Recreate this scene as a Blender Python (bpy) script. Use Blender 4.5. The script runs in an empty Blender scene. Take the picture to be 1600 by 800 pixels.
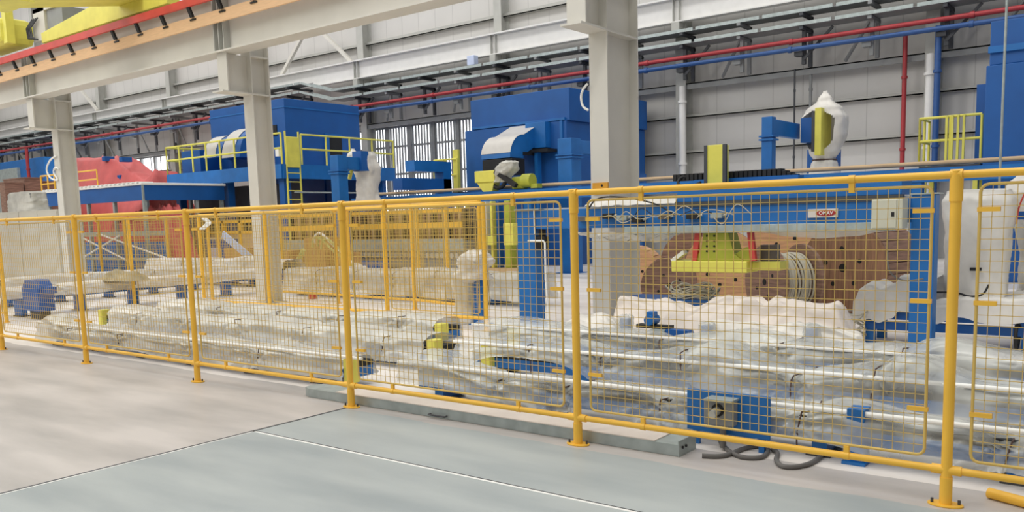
import bpy, math, random
from mathutils import Vector, noise
random.seed(7)
C = bpy.context.scene.collection
# ------------------------------------------------------------------ camera
F, YAW, PIT, ROL, HC, CY = 1345.8269, -.66187, .122682, -.027858, 1.63672, 506.977
fw = Vector((math.sin(YAW)*math.cos(PIT), math.cos(YAW)*math.cos(PIT), -math.sin(PIT)))
r0 = Vector((math.cos(YAW), -math.sin(YAW), 0)); u0 = r0.cross(fw)
RT = math.cos(ROL)*r0 + math.sin(ROL)*u0
UP = -math.sin(ROL)*r0 + math.cos(ROL)*u0
def ray(x, y): return (x-800)/F*RT - (y-CY)/F*UP + fw
def P(x, y, Y):
    d = ray(x, y); t = Y/d.y; return Vector((d.x*t, Y, HC+d.z*t))
def G(x, y, z=0.0):
    d = ray(x, y); t = (z-HC)/d.z; return Vector((d.x*t, d.y*t, z))
def PX(x, y, X):
    d = ray(x, y); t = X/d.x; return Vector((X, d.y*t, HC+d.z*t))
cam = bpy.data.cameras.new('camera'); co = bpy.data.objects.new('camera', cam); C.objects.link(co)
cam.sensor_width = 36; cam.lens = F/1600*36; cam.shift_y = (CY-400)/1600; cam.clip_end = 400
from mathutils import Matrix
m = Matrix((RT, UP, -fw)).transposed().to_4x4(); m.translation = (0, 0, HC); co.matrix_world = m
bpy.context.scene.camera = co
# ------------------------------------------------------------------ materials
def s2l(c): return tuple(((v/255+.055)/1.055)**2.4 if v > 10 else v/255/12.92 for v in c)
def mat(name, rgb, rough=.5, metal=0, var=.08, scale=3., bump=0., bscale=40., alpha=None, emit=0, rgb2=None, stretch=None, spec=.5, bstretch=None, aspread=.12):
    M = bpy.data.materials.new(name); M.use_nodes = True
    N = M.node_tree.nodes; L = M.node_tree.links; b = N['Principled BSDF']
    c = s2l(rgb)
    tc = N.new('ShaderNodeTexCoord'); mp = N.new('ShaderNodeMapping'); L.new(tc.outputs['Object'], mp.inputs[0])
    if stretch: mp.inputs['Scale'].default_value = stretch
    nz = N.new('ShaderNodeTexNoise'); nz.inputs['Scale'].default_value = scale; nz.inputs['Detail'].default_value = 5
    L.new(mp.outputs[0], nz.inputs['Vector'])
    rp = N.new('ShaderNodeValToRGB'); e = rp.color_ramp.elements
    e[0].position = .3; e[1].position = .7
    lo = s2l(rgb2) if rgb2 else tuple(v*(1-var*1.6) for v in c)
    e[0].color = (*lo, 1); e[1].color = (*[min(1, v*(1+var)) for v in c], 1)
    L.new(nz.outputs['Fac'], rp.inputs[0]); L.new(rp.outputs[0], b.inputs['Base Color'])
    b.inputs['Roughness'].default_value = rough; b.inputs['Metallic'].default_value = metal
    b.inputs['Specular IOR Level'].default_value = spec
    if bump:
        n2 = N.new('ShaderNodeTexNoise'); n2.inputs['Scale'].default_value = bscale; n2.inputs['Detail'].default_value = 4
        m2 = N.new('ShaderNodeMapping'); m2.inputs['Scale'].default_value = bstretch or stretch or (1, 1, 1); m2.inputs['Rotation'].default_value = (.2, .3, .25) if bstretch else (0, 0, 0)
        L.new(tc.outputs['Object'], m2.inputs[0]); L.new(m2.outputs[0], n2.inputs['Vector'])
        if bstretch: n2.noise_type = 'RIDGED_MULTIFRACTAL'; n2.inputs['Detail'].default_value = 3; n2.inputs['Distortion'].default_value = .6
        bp = N.new('ShaderNodeBump'); bp.inputs['Strength'].default_value = bump; bp.inputs['Distance'].default_value = .02 if bstretch else .01
        L.new(n2.outputs['Fac'], bp.inputs['Height']); L.new(bp.outputs[0], b.inputs['Normal'])
    if alpha is not None:
        n3 = N.new('ShaderNodeTexNoise'); n3.inputs['Scale'].default_value = 2.2; n3.inputs['Detail'].default_value = 3
        L.new(tc.outputs['Object'], n3.inputs['Vector'])
        mr = N.new('ShaderNodeMapRange'); mr.inputs['From Min'].default_value = .35; mr.inputs['From Max'].default_value = .65
        mr.inputs['To Min'].default_value = alpha-aspread; mr.inputs['To Max'].default_value = min(1, alpha+aspread)
        L.new(n3.outputs['Fac'], mr.inputs['Value']); L.new(mr.outputs[0], b.inputs['Alpha'])
    if emit:
        b.inputs['Emission Color'].default_value = (*c, 1); b.inputs['Emission Strength'].default_value = emit
    return M
M = {}
def dm(k, *a, **kw): M[k] = mat(k, *a, **kw)
dm('yellow', (246, 192, 66), .42, var=.05); dm('mesh_yellow', (216, 182, 96), .5, var=.05)
dm('blue', (24, 108, 182), .45, var=.10, scale=2); dm('deep_blue', (20, 90, 164), .5, var=.08, scale=1.2)
dm('lime', (230, 222, 98), .5, var=.06); dm('olive', (178, 182, 60), .5, var=.1)
dm('cream', (214, 211, 202), .55, var=.04, scale=1.2); dm('cream_dark', (180, 180, 174), .6, var=.05)
dm('wallpaint', (216, 213, 212), .6, var=.03); dm('steel_white', (226, 225, 222), .5, var=.03)
dm('duct', (206, 202, 196), .5, .1, var=.05); dm('galv', (172, 182, 180), .45, .3, var=.12, scale=8); dm('grey', (140, 142, 142), .55, var=.08)
dm('darkgrey', (70, 72, 76), .6, var=.15); dm('black', (26, 26, 28), .6, var=.2)
dm('red', (208, 74, 66), .5, var=.08); dm('pipe_red', (172, 54, 58), .45, var=.08); dm('pipe_blue', (44, 84, 142), .45, var=.08)
dm('beige', (232, 192, 148), .7, var=.06, scale=5, stretch=(.6, 8, 8)); dm('tan', (200, 170, 130), .6, var=.08)
dm('tarp_red', (214, 100, 98), .55, var=.10, scale=1.5, bump=.5, bscale=3)
dm('wood_dark', (146, 114, 98), .75, var=.22, scale=3, stretch=(1, 1, 9)); dm('wood', (218, 170, 128), .75, var=.16, scale=3, stretch=(1, 1, 9))
dm('wood_mid', (152, 114, 88), .75, var=.2, scale=3, stretch=(9, 1, 1)); dm('cable', (196, 190, 172), .5, var=.08); dm('cable_grey', (112, 110, 108), .6, var=.1)
dm('card', (196, 152, 98), .8, var=.08); dm('cabinet', (200, 196, 184), .5, var=.03, scale=1); dm('box_beige', (206, 205, 186), .45, var=.03)
dm('film', (228, 226, 216), .28, var=.06, alpha=.72, bump=.55, bscale=2.2, spec=.8, bstretch=(.45, 2.2, 2.2))
dm('film_clear', (224, 226, 220), .24, var=.07, alpha=.46, bump=.7, bscale=2.4, spec=.9, bstretch=(.4, 2.2, 2.2), aspread=.22)
dm('film_dense', (232, 228, 220), .38, var=.05, alpha=.93, bump=.4, bscale=4)
dm('sheet', (224, 214, 205), .6, var=.06, bump=.5, bscale=4); dm('burlap', (176, 164, 136), .9, var=.16, bump=.4)
dm('white', (246, 246, 242), .45, var=.02); dm('twine', (92, 72, 66), .8, var=.1); dm('hose', (196, 200, 130), .5, var=.1)
dm('sign', (222, 214, 204), .5, var=.04); dm('sign_red', (168, 40, 44), .5, var=.05); dm('orange_plate', (226, 160, 44), .6, var=.15)
dm('day', (250, 252, 255), .5, var=.0, emit=3.2); dm('aluminium', (206, 206, 200), .35, .6, var=.05); dm('paleblue', (196, 208, 236), .4, var=.05)
dm('motor', (112, 104, 96), .5, .2, var=.15); dm('pink_band', (226, 196, 172), .6, var=.06)
# tray soffit / floor get their own nodes
def floor_mat():
    Mx = bpy.data.materials.new('floor_paint'); Mx.use_nodes = True
    N = Mx.node_tree.nodes; L = Mx.node_tree.links; b = N['Principled BSDF']
    tc = N.new('ShaderNodeTexCoord'); sp = N.new('ShaderNodeSeparateXYZ'); L.new(tc.outputs['Object'], sp.inputs[0])
    def math_(op, a, bb):
        n = N.new('ShaderNodeMath'); n.operation = op
        for i, v in enumerate((a, bb)):
            if isinstance(v, (int, float)): n.inputs[i].default_value = v
            else: L.new(v, n.inputs[i])
        return n.outputs[0]
    nz = N.new('ShaderNodeTexNoise'); nz.inputs['Scale'].default_value = 1.1; nz.inputs['Detail'].default_value = 6
    mp = N.new('ShaderNodeMapping'); mp.inputs['Scale'].default_value = (.6, 2.2, 1); L.new(tc.outputs['Object'], mp.inputs[0]); L.new(mp.outputs[0], nz.inputs['Vector'])
    wob = math_('MULTIPLY', math_('SUBTRACT', nz.outputs['Fac'], .5), .25)
    def ramp(c0, c1):
        r = N.new('ShaderNodeValToRGB'); r.color_ramp.elements[0].position = .32; r.color_ramp.elements[1].position = .66
        r.color_ramp.elements[0].color = (*s2l(c0), 1); r.color_ramp.elements[1].color = (*s2l(c1), 1)
        L.new(nz.outputs['Fac'], r.inputs[0]); return r.outputs[0]
    warm = ramp((174, 170, 167), (206, 200, 196)); cool = ramp((156, 165, 168), (180, 187, 187)); pale = ramp((226, 218, 210), (246, 240, 234))
    inx = math_('GREATER_THAN', sp.outputs['X'], -5.82)
    iny = math_('LESS_THAN', math_('ADD', sp.outputs['Y'], wob), 4.98)
    mk = math_('MULTIPLY', inx, iny)
    mx = N.new('ShaderNodeMix'); mx.data_type = 'RGBA'; L.new(mk, mx.inputs[0]); L.new(warm, mx.inputs[6]); L.new(cool, mx.inputs[7])
    far = math_('GREATER_THAN', math_('ADD', sp.outputs['Y'], wob), 5.45)
    m2 = N.new('ShaderNodeMix'); m2.data_type = 'RGBA'; L.new(far, m2.inputs[0]); L.new(mx.outputs[2], m2.inputs[6]); L.new(pale, m2.inputs[7])
    L.new(m2.outputs[2], b.inputs['Base Color'])
    b.inputs['Roughness'].default_value = .42
    n2 = N.new('ShaderNodeTexNoise'); n2.inputs['Scale'].default_value = 30; L.new(tc.outputs['Object'], n2.inputs['Vector'])
    bp = N.new('ShaderNodeBump'); bp.inputs['Strength'].default_value = .08; bp.inputs['Distance'].default_value = .01
    L.new(n2.outputs['Fac'], bp.inputs['Height']); L.new(bp.outputs[0], b.inputs['Normal'])
    return Mx
M['floor'] = floor_mat()
def wall_mat():
    Mx = mat('wall_panel', (204, 202, 198), .6, var=.03, scale=.6)
    N = Mx.node_tree.nodes; L = Mx.node_tree.links; b = N['Principled BSDF']
    tc = N.new('ShaderNodeTexCoord'); wv = N.new('ShaderNodeTexBrick')
    mp = N.new('ShaderNodeMapping'); mp.inputs['Rotation'].default_value = (math.radians(90), 0, 0)
    L.new(tc.outputs['Object'], mp.inputs[0])
    wv.offset = 0; wv.inputs['Scale'].default_value = 1; wv.inputs['Mortar Size'].default_value = .018; wv.inputs['Brick Width'].default_value = 1.05; wv.inputs['Row Height'].default_value = 40
    for k in ('Color1', 'Color2'): wv.inputs[k].default_value = (1, 1, 1, 1)
    wv.inputs['Mortar'].default_value = (.8, .8, .8, 1)
    L.new(mp.outputs[0], wv.inputs['Vector'])
    mx = N.new('ShaderNodeMix'); mx.data_type = 'RGBA'; mx.blend_type = 'MULTIPLY'; mx.inputs[0].default_value = 1
    src = b.inputs['Base Color'].links[0].from_socket
    L.new(src, mx.inputs[6]); L.new(wv.outputs['Color'], mx.inputs[7]); L.new(mx.outputs[2], b.inputs['Base Color'])
    return Mx
M['wall'] = wall_mat()
# ------------------------------------------------------------------ mesh builder
class MB:
    def __init__(s): s.v = []; s.f = []; s.sm = []
    def add(s, vs, fs, sm=False):
        o = len(s.v); s.v += [tuple(v) for v in vs]; s.f += [tuple(i+o for i in f) for f in fs]; s.sm += [sm]*len(fs); return s
    def box(s, x0, x1, y0, y1, z0, z1):
        vs = [(x, y, z) for z in (z0, z1) for y in (y0, y1) for x in (x0, x1)]
        return s.add(vs, [(0, 2, 3, 1), (4, 5, 7, 6), (0, 1, 5, 4), (2, 6, 7, 3), (0, 4, 6, 2), (1, 3, 7, 5)])
    def bar(s, a, b, w, h, up=(0, 0, 1)):
        a = Vector(a); b = Vector(b); d = (b-a).normalized(); up = Vector(up)
        if abs(d.dot(up)) > .98: up = Vector((1, 0, 0))
        sd = d.cross(up).normalized(); u = sd.cross(d)
        vs = [p+sd*i*w/2+u*j*h/2 for p in (a, b) for j in (-1, 1) for i in (-1, 1)]
        return s.add(vs, [(0, 2, 3, 1), (4, 5, 7, 6), (0, 1, 5, 4), (2, 6, 7, 3), (0, 4, 6, 2), (1, 3, 7, 5)])
    def tube(s, pts, r, n=10, closed=False):
        pts = [Vector(p) for p in pts]; K = len(pts); rings = []; up = None
        for i, p in enumerate(pts):
            if closed: t = (pts[(i+1) % K]-pts[i-1]).normalized()
            else: t = (pts[min(i+1, K-1)]-pts[max(i-1, 0)]).normalized()
            if up is None: up = Vector((0, 0, 1)) if abs(t.z) < .9 else Vector((1, 0, 0))
            a = t.cross(up).normalized(); up = a.cross(t).normalized()
            rr = r[i] if isinstance(r, (list, tuple)) else r
            rings.append([p+rr*(math.cos(2*math.pi*k/n)*a+math.sin(2*math.pi*k/n)*up) for k in range(n)])
        vs = [v for q in rings for v in q]; fs = []
        for i in range(K if closed else K-1):
            j = (i+1) % K
            for k in range(n): fs.append((i*n+k, i*n+(k+1) % n, j*n+(k+1) % n, j*n+k))
        s.add(vs, fs, True)
        if not closed: s.add(rings[0], [tuple(range(n))]); s.add(rings[-1], [tuple(reversed(range(n)))])
        return s
    def cyl(s, a, b, r, n=14): return s.tube([a, b], r, n)
    def prism(s, poly, axis, lo, hi):
        n = len(poly)
        def mk(p, h):
            if axis == 'x': return (h, p[0], p[1])
            if axis == 'y': return (p[0], h, p[1])
            return (p[0], p[1], h)
        vs = [mk(p, lo) for p in poly]+[mk(p, hi) for p in poly]
        fs = [tuple(range(n)), tuple(reversed(range(n, 2*n)))]+[(i, i+n, (i+1) % n+n, (i+1) % n) for i in range(n)]
        return s.add(vs, fs)
    def grid(s, fn, nu, nv, closed_u=False):
        vs = [fn(i/(nu if closed_u else nu-1), j/(nv-1)) for j in range(nv) for i in range(nu)]; fs = []
        for j in range(nv-1):
            for i in range(nu if closed_u else nu-1):
                k = (i+1) % nu; fs.append((j*nu+i, j*nu+k, (j+1)*nu+k, (j+1)*nu+i))
        return s.add(vs, fs, True)
def wpos(o):
    p = Vector((0, 0, 0))
    while o is not None: p += o.location; o = o.parent
    return p
def obj(name, mb, mt, parent=None, bevel=0, label=None, solid=0):
    me = bpy.data.meshes.new(name); off = wpos(parent)
    me.from_pydata([(v[0]-off.x, v[1]-off.y, v[2]-off.z) for v in mb.v], [], mb.f)
    me.polygons.foreach_set('use_smooth', mb.sm); me.update()
    import bmesh
    bm = bmesh.new(); bm.from_mesh(me); bmesh.ops.recalc_face_normals(bm, faces=bm.faces); bm.to_mesh(me); bm.free()
    me.materials.append(M[mt] if isinstance(mt, str) else mt)
    o = bpy.data.objects.new(name, me); C.objects.link(o); o.parent = parent
    if bevel:
        b = o.modifiers.new('bevel', 'BEVEL'); b.width = bevel; b.segments = 2; b.limit_method = 'ANGLE'
    if solid:
        b = o.modifiers.new('solid', 'SOLIDIFY'); b.thickness = solid; b.offset = 0
    if label: o['label'] = label
    return o
def thing(name, label, cat, loc=(0, 0, 0), group=None):
    o = bpy.data.objects.new(name, None); C.objects.link(o); o.location = loc; o.empty_display_size = .1
    o['label'] = label; o['category'] = cat; o['kind'] = 'thing'
    if group: o['group'] = group
    return o
def single(name, mb, mt, label, cat, group=None, **k):
    o = obj(name, mb, mt, None, **k); o['label'] = label; o['category'] = cat; o['kind'] = 'thing'
    if group: o['group'] = group
    return o
def struct(name, mb, mt, parent=None, label=None, cat=None, **k):
    o = obj(name, mb, mt, parent, **k)
    if parent is None:
        o['kind'] = 'structure'
        if label: o['label'] = label; o['category'] = cat
    return o
def nz(x, y, z=0.0): return noise.noise(Vector((x, y, z)))
# ------------------------------------------------------------------ light
sc = bpy.context.scene
sc.view_settings.view_transform = 'Standard'; sc.view_settings.look = 'None'; sc.view_settings.gamma = 1; sc.view_settings.exposure = -.05
sc.view_settings.use_curve_mapping = False
w = bpy.data.worlds.new('overcast'); sc.world = w; w.use_nodes = True
N = w.node_tree.nodes; L = w.node_tree.links; bg = N['Background']
tc = N.new('ShaderNodeTexCoord'); sp = N.new('ShaderNodeSeparateXYZ'); L.new(tc.outputs['Generated'], sp.inputs[0])
rp = N.new('ShaderNodeValToRGB'); e = rp.color_ramp.elements
e[0].position = 0; e[0].color = (.42, .415, .41, 1); e[1].position = .9; e[1].color = (1, .99, .97, 1)
L.new(sp.outputs['Z'], rp.inputs[0]); L.new(rp.outputs[0], bg.inputs[0])
dt = N.new('ShaderNodeVectorMath'); dt.operation = 'DOT_PRODUCT'; dt.inputs[1].default_value = (-.36, -.30, 0); L.new(tc.outputs['Generated'], dt.inputs[0])
ad = N.new('ShaderNodeMath'); ad.operation = 'ADD'; ad.inputs[1].default_value = .80; L.new(dt.outputs['Value'], ad.inputs[0]); L.new(ad.outputs[0], bg.inputs[1])
def area(name, loc, tgt, sx, sy, power, col=(1, 1, 1)):
    l = bpy.data.lights.new(name, 'AREA'); l.shape = 'RECTANGLE'; l.size = sx; l.size_y = sy; l.energy = power; l.color = col
    o = bpy.data.objects.new(name, l); C.objects.link(o); o.location = loc
    o.rotation_euler = (Vector(tgt)-Vector(loc)).to_track_quat('-Z', 'Y').to_euler()
for i, x in enumerate((-40, -28, -16, -4)):
    area('skylight_strip', (x, 4, 14), (x+3, 9, 0), 1.6, 14, 800, (1, .98, .93))
area('unseen_roof_light', (-32, 23.5, 17.5), (-32, 27.5, 10), 80, 2.0, 3000, (1, .99, .97))  # unseen roof light, added to brighten the top of the back wall
# ------------------------------------------------------------------ setting
struct('floor', MB().box(-95, 14, -4, 30.2, -.2, 0), 'floor', label='painted concrete hall floor, pale grey and blue grey', cat='floor')
j = MB(); j.box(-5.825, -5.80, -4, 5.15, 0, .002)
struct('trim_1', j, 'darkgrey', label='dark joint across the floor between warm and blue grey paint', cat='floor joint')
j = MB(); j.box(-5.8, 14, 4.05, 4.062, 0, .002)
struct('trim_2', j, 'darkgrey', label='dark joint along the blue grey floor in front of the fence', cat='floor joint')
j = MB(); j.box(-5.8, 14, 4.028, 4.05, 0, .0015); j.box(-5.8, -5.785, -4, 4.05, 0, .0015)
struct('trim_3', j, 'white', label='thin pale edge beside the floor joints', cat='floor joint')
wl = MB(); y0, y1 = 30, 30.2
xs = [-95, -56.6, -50, -33.7, -23.2, 14]
for a, b in ((0, 1), (2, 3), (4, 5)): wl.box(xs[a], xs[b], y0, y1, 0, 20)
for a, b in ((1, 2), (3, 4)): wl.box(xs[a], xs[b], y0, y1, 0, .6); wl.box(xs[a], xs[b], y0, y1, 6.16, 20)
struct('wall_back', wl, 'wall', label='tall pale grey panelled hall wall', cat='wall')
struct('wall_left', MB().box(-95.2, -95, -4, 30.2, 0, 20), 'wall', label='far end wall of the hall', cat='wall')
def window(n, x0, x1, label, step, sw):
    fr = MB(); fr.box(x0, x1, 30.0, 30.2, .6, .68); fr.box(x0, x1, 30.0, 30.2, 6.08, 6.16)
    for z in (2.5, 3.85, 5.15): fr.box(x0, x1, 30.02, 30.1, z, z+.10)
    k = x0
    while k < x1+.1: fr.box(k-.1, k+.1, 29.98, 30.14, .6, 6.16); k += (x1-x0)/max(1, round((x1-x0)/1.5))
    o = struct('window_%d' % n, fr, 'grey', label=label, cat='window')
    sl = MB(); k = x0
    while k < x1: sl.box(k, k+sw, 30.04, 30.09, .62, 6.1); k += step
    obj('slats', sl, 'grey', o)
    obj('pane', MB().box(x0, x1, 30.15, 30.17, .62, 6.1), 'day', o)
window(1, -33.7, -23.2, 'louvred window of narrow grey slats with white daylight behind', .185, .092)
window(2, -56.6, -50, 'bright far window beyond the red tarpaulin', 1.1, .06)
WC = [2.1-8.45*i for i in range(11)]
n = 4
for z, h in ((2.55, .14), (3.85, .16), (5.15, .16), (10.1, .2), (11.45, .2), (12.8, .2), (14.1, .2)):
    g = MB()
    segs = [(-95, -56.7), (-49.9, -33.8), (-23.1, 14)] if z < 6 else [(-95, 14)]
    for a, b in segs: g.box(a, b, 29.78, 30, z-.02, z+.02); g.box(a, b, 29.78, 29.8, z-.02, z+h-.06)
    struct('trim_%d' % n, g, 'cream_dark', label='grey horizontal wall rail, number %d up the back wall' % (n-3), cat='wall rail'); n += 1
for i, x in enumerate(WC):
    c = MB(); c.box(x-.2, x+.2, 29.42, 29.46, 0, 20); c.box(x-.02, x+.02, 29.46, 29.96, 0, 20); c.box(x-.2, x+.2, 29.94, 30, 0, 20)
    struct('trim_%d' % n, c, 'cream_dark', label='upright steel wall column of the back wall, bay %d from the right' % (i+1), cat='wall column'); n += 1
g = MB(); g.box(-95, 14, 29.5, 29.56, 6.12, 6.34); g.box(-95, 14, 29.5, 29.75, 6.30, 6.34)
struct('trim_%d' % n, g, 'grey', label='grey wall beam under the red and blue pipes', cat='wall beam'); n += 1
for i, (a, b) in enumerate((((475, 52), (440, 118)), ((498, 45), (550, 97)), ((122, 135), (152, 172)))):
    c = MB().bar(P(*a, 29.3), P(*b, 29.3), .16, .16)
    struct('trim_%d' % n, c, 'cream', label=('left leaning diagonal brace above the left blue enclosure', 'right leaning diagonal brace above the left blue enclosure', 'short diagonal brace right of the far column head')[i], cat='brace'); n += 1
# crane girder on the far wall
t = thing('wall_crane_girder', 'long white crane girder bracketed along the back wall', 'girder', (-30, 29.2, 8.5))
g = MB(); g.box(-94.9, 14, 29.18, 29.22, 8.5, 9.3); obj('web', g, 'steel_white', t)
g = MB(); g.box(-94.9, 14, 28.98, 29.42, 9.26, 9.32); obj('top_flange', g, 'steel_white', t)
g = MB(); g.box(-94.9, 14, 29.04, 29.36, 8.46, 8.5); obj('bottom_flange', g, 'steel_white', t)
for x in WC:
    g = MB()
    for d in (-.12, .12): g.box(x+d-.012, x+d+.012, 29.05, 29.18, 8.5, 9.26)
    g.box(x-.15, x+.15, 29.0, 29.4, 8.16, 8.46)
    obj('bracket', g, 'cream_dark', t)
# cable trays, pipes
ZL = .45
def runs(y, z, r=None):
    return [[(-33.2, y, z), (14, y, z)], [(-95, y-.6, z+ZL), (-34.6, y-.6, z+ZL)]]
def tray(name, z, ya, yb, label):
    t = thing(name, label, 'cable tray', (-20, (ya+yb)/2, z))
    for (xa, xb, dz, dy) in ((-33.0, 14, 0, 0), (-95, -34.5, ZL, -.6)):
        g = MB(); g.box(xa, xb, ya+dy, yb+dy, z+dz+.0, z+dz+.02)
        g.box(xa, xb, yb+dy, yb+dy+.03, z+dz, z+dz+.14)
        obj('tray_bottom', g, 'grey', t)
        k = xa
        while k < xb-.1:
            e = min(k+2.35, xb)
            obj('side_rail', MB().box(k, e-.06, ya+dy-.03, ya+dy, z+dz-.01, z+dz+.10), 'galv', t); k += 2.4
    g = MB(); g.bar((-34.5, ya-.6, z+ZL+.05), (-33, ya, z+.05), .05, .1); g.bar((-34.5, yb-.6, z+ZL+.05), (-33, yb, z+.05), .05, .1)
    obj('sloped_link', g, 'galv', t)
    return t
tray('cable_tray', 7.98, 28.6, 29.35, 'upper galvanised cable tray along the back wall')
tray('cable_tray', 7.55, 28.5, 29.35, 'lower galvanised cable tray along the back wall')
t = thing('tray_bracket_row', 'dark hangers and knee braces carrying the cable trays and pipes', 'bracket row', (-20, 29, 6.5))
k = 0
x = 9.0
while x > -92:
    if -35.2 < x < -32.6: x -= 2.12; k += 1; continue
    dz = 0 if x > -33.2 else ZL; dy = 0 if x > -33.2 else -.6
    g = MB(); g.box(x-.06, x+.06, 28.78+dy, 28.9+dy, 6.36+dz*.3, 7.43+dz); g.box(x-.06, x+.06, 29.4, 29.5, 6.36, 7.96+dz)
    g.box(x-.06, x+.06, 28.5+dy, 29.55, 7.86+dz, 7.96+dz); g.box(x-.06, x+.06, 28.5+dy, 29.55, 7.43+dz, 7.53+dz)
    g.box(x-.25, x+.02, 28.62+dy, 28.9+dy, 6.62+dz, 6.76+dz)
    if k % 2 == 0: g.bar((x, 28.78+dy, 7.5+dz), (x-1.0, 29.5, 6.4), .08, .08)
    else: g.bar((x, 28.78+dy, 6.5+dz), (x+.9, 28.9+dy, 7.45+dz), .08, .08)
    obj('hanger', g, 'darkgrey' if k % 2 else 'grey', t); x -= 2.12; k += 1
def pipe(name, z, y, r, mt, label, kinds):
    o = MB(); o.tube([(-94.9, y-.6, z+ZL), (-34.6, y-.6, z+ZL), (-33.2, y, z), (14, y, z)], r, 10)
    t = single(name, o, mt, label, 'pipe')
    k = -90
    while k < 12:
        d = (0, 0) if k > -33 else (-.6, ZL)
        if not -35 < k < -33: obj('collar', MB().tube([(k, y+d[0], z+d[1]), (k+.12, y+d[0], z+d[1])], r*1.35, 10), mt, t)
        k += 5.3
    return t
pipe('sprinkler_pipe', 7.1, 28.64, .075, 'pipe_red', 'red pipe running the length of the back wall', 1)
pipe('water_pipe', 6.83, 28.55, .075, 'pipe_blue', 'blue pipe below the red pipe on the back wall', 1)
def drop(name, px, ytop, ybot, Y, r, mt, label):
    a = P(px[0], ytop, Y); b = P(px[1], ybot, Y)
    o = MB().tube([(a.x, Y, a.z), (a.x, Y, 0)], r, 10)
    t = single(name, o, mt, label, 'pipe')
    for z in (.8, 3.4, 5.6): obj('collar', MB().tube([(a.x, Y, z), (a.x, Y, z+.08)], r*1.35, 10), mt, t)
    return t
drop('riser_pipe', (1415, 1411), 55, 250, 29.3, .07, 'pipe_red', 'red riser pipe dropping down the wall left of the yellow landing')
drop('riser_pipe', (1467, 1465), 40, 240, 28.75, .09, 'pipe_blue', 'blue riser pipe beside the white downpipe above the yellow landing')
drop('downpipe', (1455, 1455), 84, 240, 29.15, .14, 'steel_white', 'white downpipe behind the yellow landing')
drop('downpipe', (1066, 1066), 135, 260, 29.1, .12, 'steel_white', 'white downpipe on the wall right of the near steel column')
drop('riser_pipe', (41, 41), 232, 290, 25.6, .10, 'pipe_red', 'red riser pipe at the far left behind the brown drums')
drop('conduit', (1242, 1242), 108, 260, 29.5, .03, 'darkgrey', 'thin dark conduit on the wall left of the plastic hooded head')
drop('conduit', (1268, 1268), 50, 190, 29.6, .05, 'grey', 'grey conduit on the wall above the plastic hooded head')
b = P(736, 112, 28.7)
single('supply_box', MB().box(b.x-.18, b.x+.22, 28.65, 28.95, 8.09, 8.5), 'paleblue', 'small pale blue box standing on the upper cable tray', 'box', bevel=.03)
# ------------------------------------------------------------------ main steel columns and the near crane runway
def column(xc, d, label, YF=11.0, b=.31):
    t = thing('steel_column', label, 'column', (xc, YF+d/2, 0)); h = b/2
    obj('front_flange', MB().box(xc-h, xc+h, YF, YF+.025, .02, 9.5), 'cream', t)
    obj('web', MB().box(xc-.012, xc+.012, YF+.025, YF+d-.025, .02, 9.5), 'cream', t)
    obj('back_flange', MB().box(xc-h, xc+h, YF+d-.025, YF+d, .02, 9.5), 'cream', t)
    obj('base_plate', MB().box(xc-h-.06, xc+h+.06, YF-.06, YF+d+.06, 0, .02), 'cream_dark', t)
    c = obj('corbel', MB().box(xc-.012, xc+.012, 10.47, YF, 4.3, 5.045), 'cream', t)
    obj('end_plate', MB().box(xc-h, xc+h, 10.44, 10.47, 4.3, 5.045), 'cream', c)
    obj('bottom_plate', MB().box(xc-h-.02, xc+h+.02, 10.3, YF, 4.27, 4.3), 'cream', c)
    for z in (4.27, 5.02): obj('stiffener', MB().box(xc-h, xc+h, YF+.025, YF+d-.025, z, z+.03), 'cream', t)
    return t
column(-6.85, .9, 'pale steel column behind the blue portal frame, brown cable drums to its right')
column(-15.24, .45, 'pale steel column standing inside the yellow fence corner by the left blue enclosure')
column(-23.72, .45, 'pale steel column beside the beige cabinets and red tarpaulin')
column(-32.2, .45, 'farthest pale steel column behind the beige cabinets')
t = thing('crane_runway', 'near grey crane runway girder carrying a red conductor rail and beige board', 'girder', (-18, 10.6, 5.05))
g = MB(); g.box(-60, 3, 10.55, 10.575, 5.07, 6.15); obj('web', g, 'cream', t)
obj('bottom_flange', MB().box(-60, 3, 10.36, 10.78, 5.05, 5.08), 'cream', t)
obj('top_flange', MB().box(-60, 3, 10.36, 10.78, 6.13, 6.17), 'cream', t)
obj('crane_rail', MB().box(-60, 3, 10.52, 10.6, 6.17, 6.24), 'darkgrey', t)
for x in (-15.24, -23.72, -32.2, -6.85):
    for d in (-.16, 0, .16): obj('stiffener', MB().box(x+d-.012, x+d+.012, 10.4, 10.55, 5.08, 6.13), 'cream_dark', t)
obj('board', MB().box(-60, -8.5, 10.30, 10.34, 5.58, 5.82), 'beige', t, bevel=.01)
r = obj('conductor_rail', MB().box(-60, -8.5, 10.16, 10.22, 5.98, 6.13), 'red', t)
x = -8.9; 
while x > -34:
    g = MB().bar((x, 10.28, 5.80), (x, 10.2, 6.0), .09, .05, (0, 1, 0)); g.bar((x-.1, 10.29, 5.76), (x+.1, 10.29, 5.76), .02, .03)
    obj('rail_bracket', g, 'black', t); x -= 1.0
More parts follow.
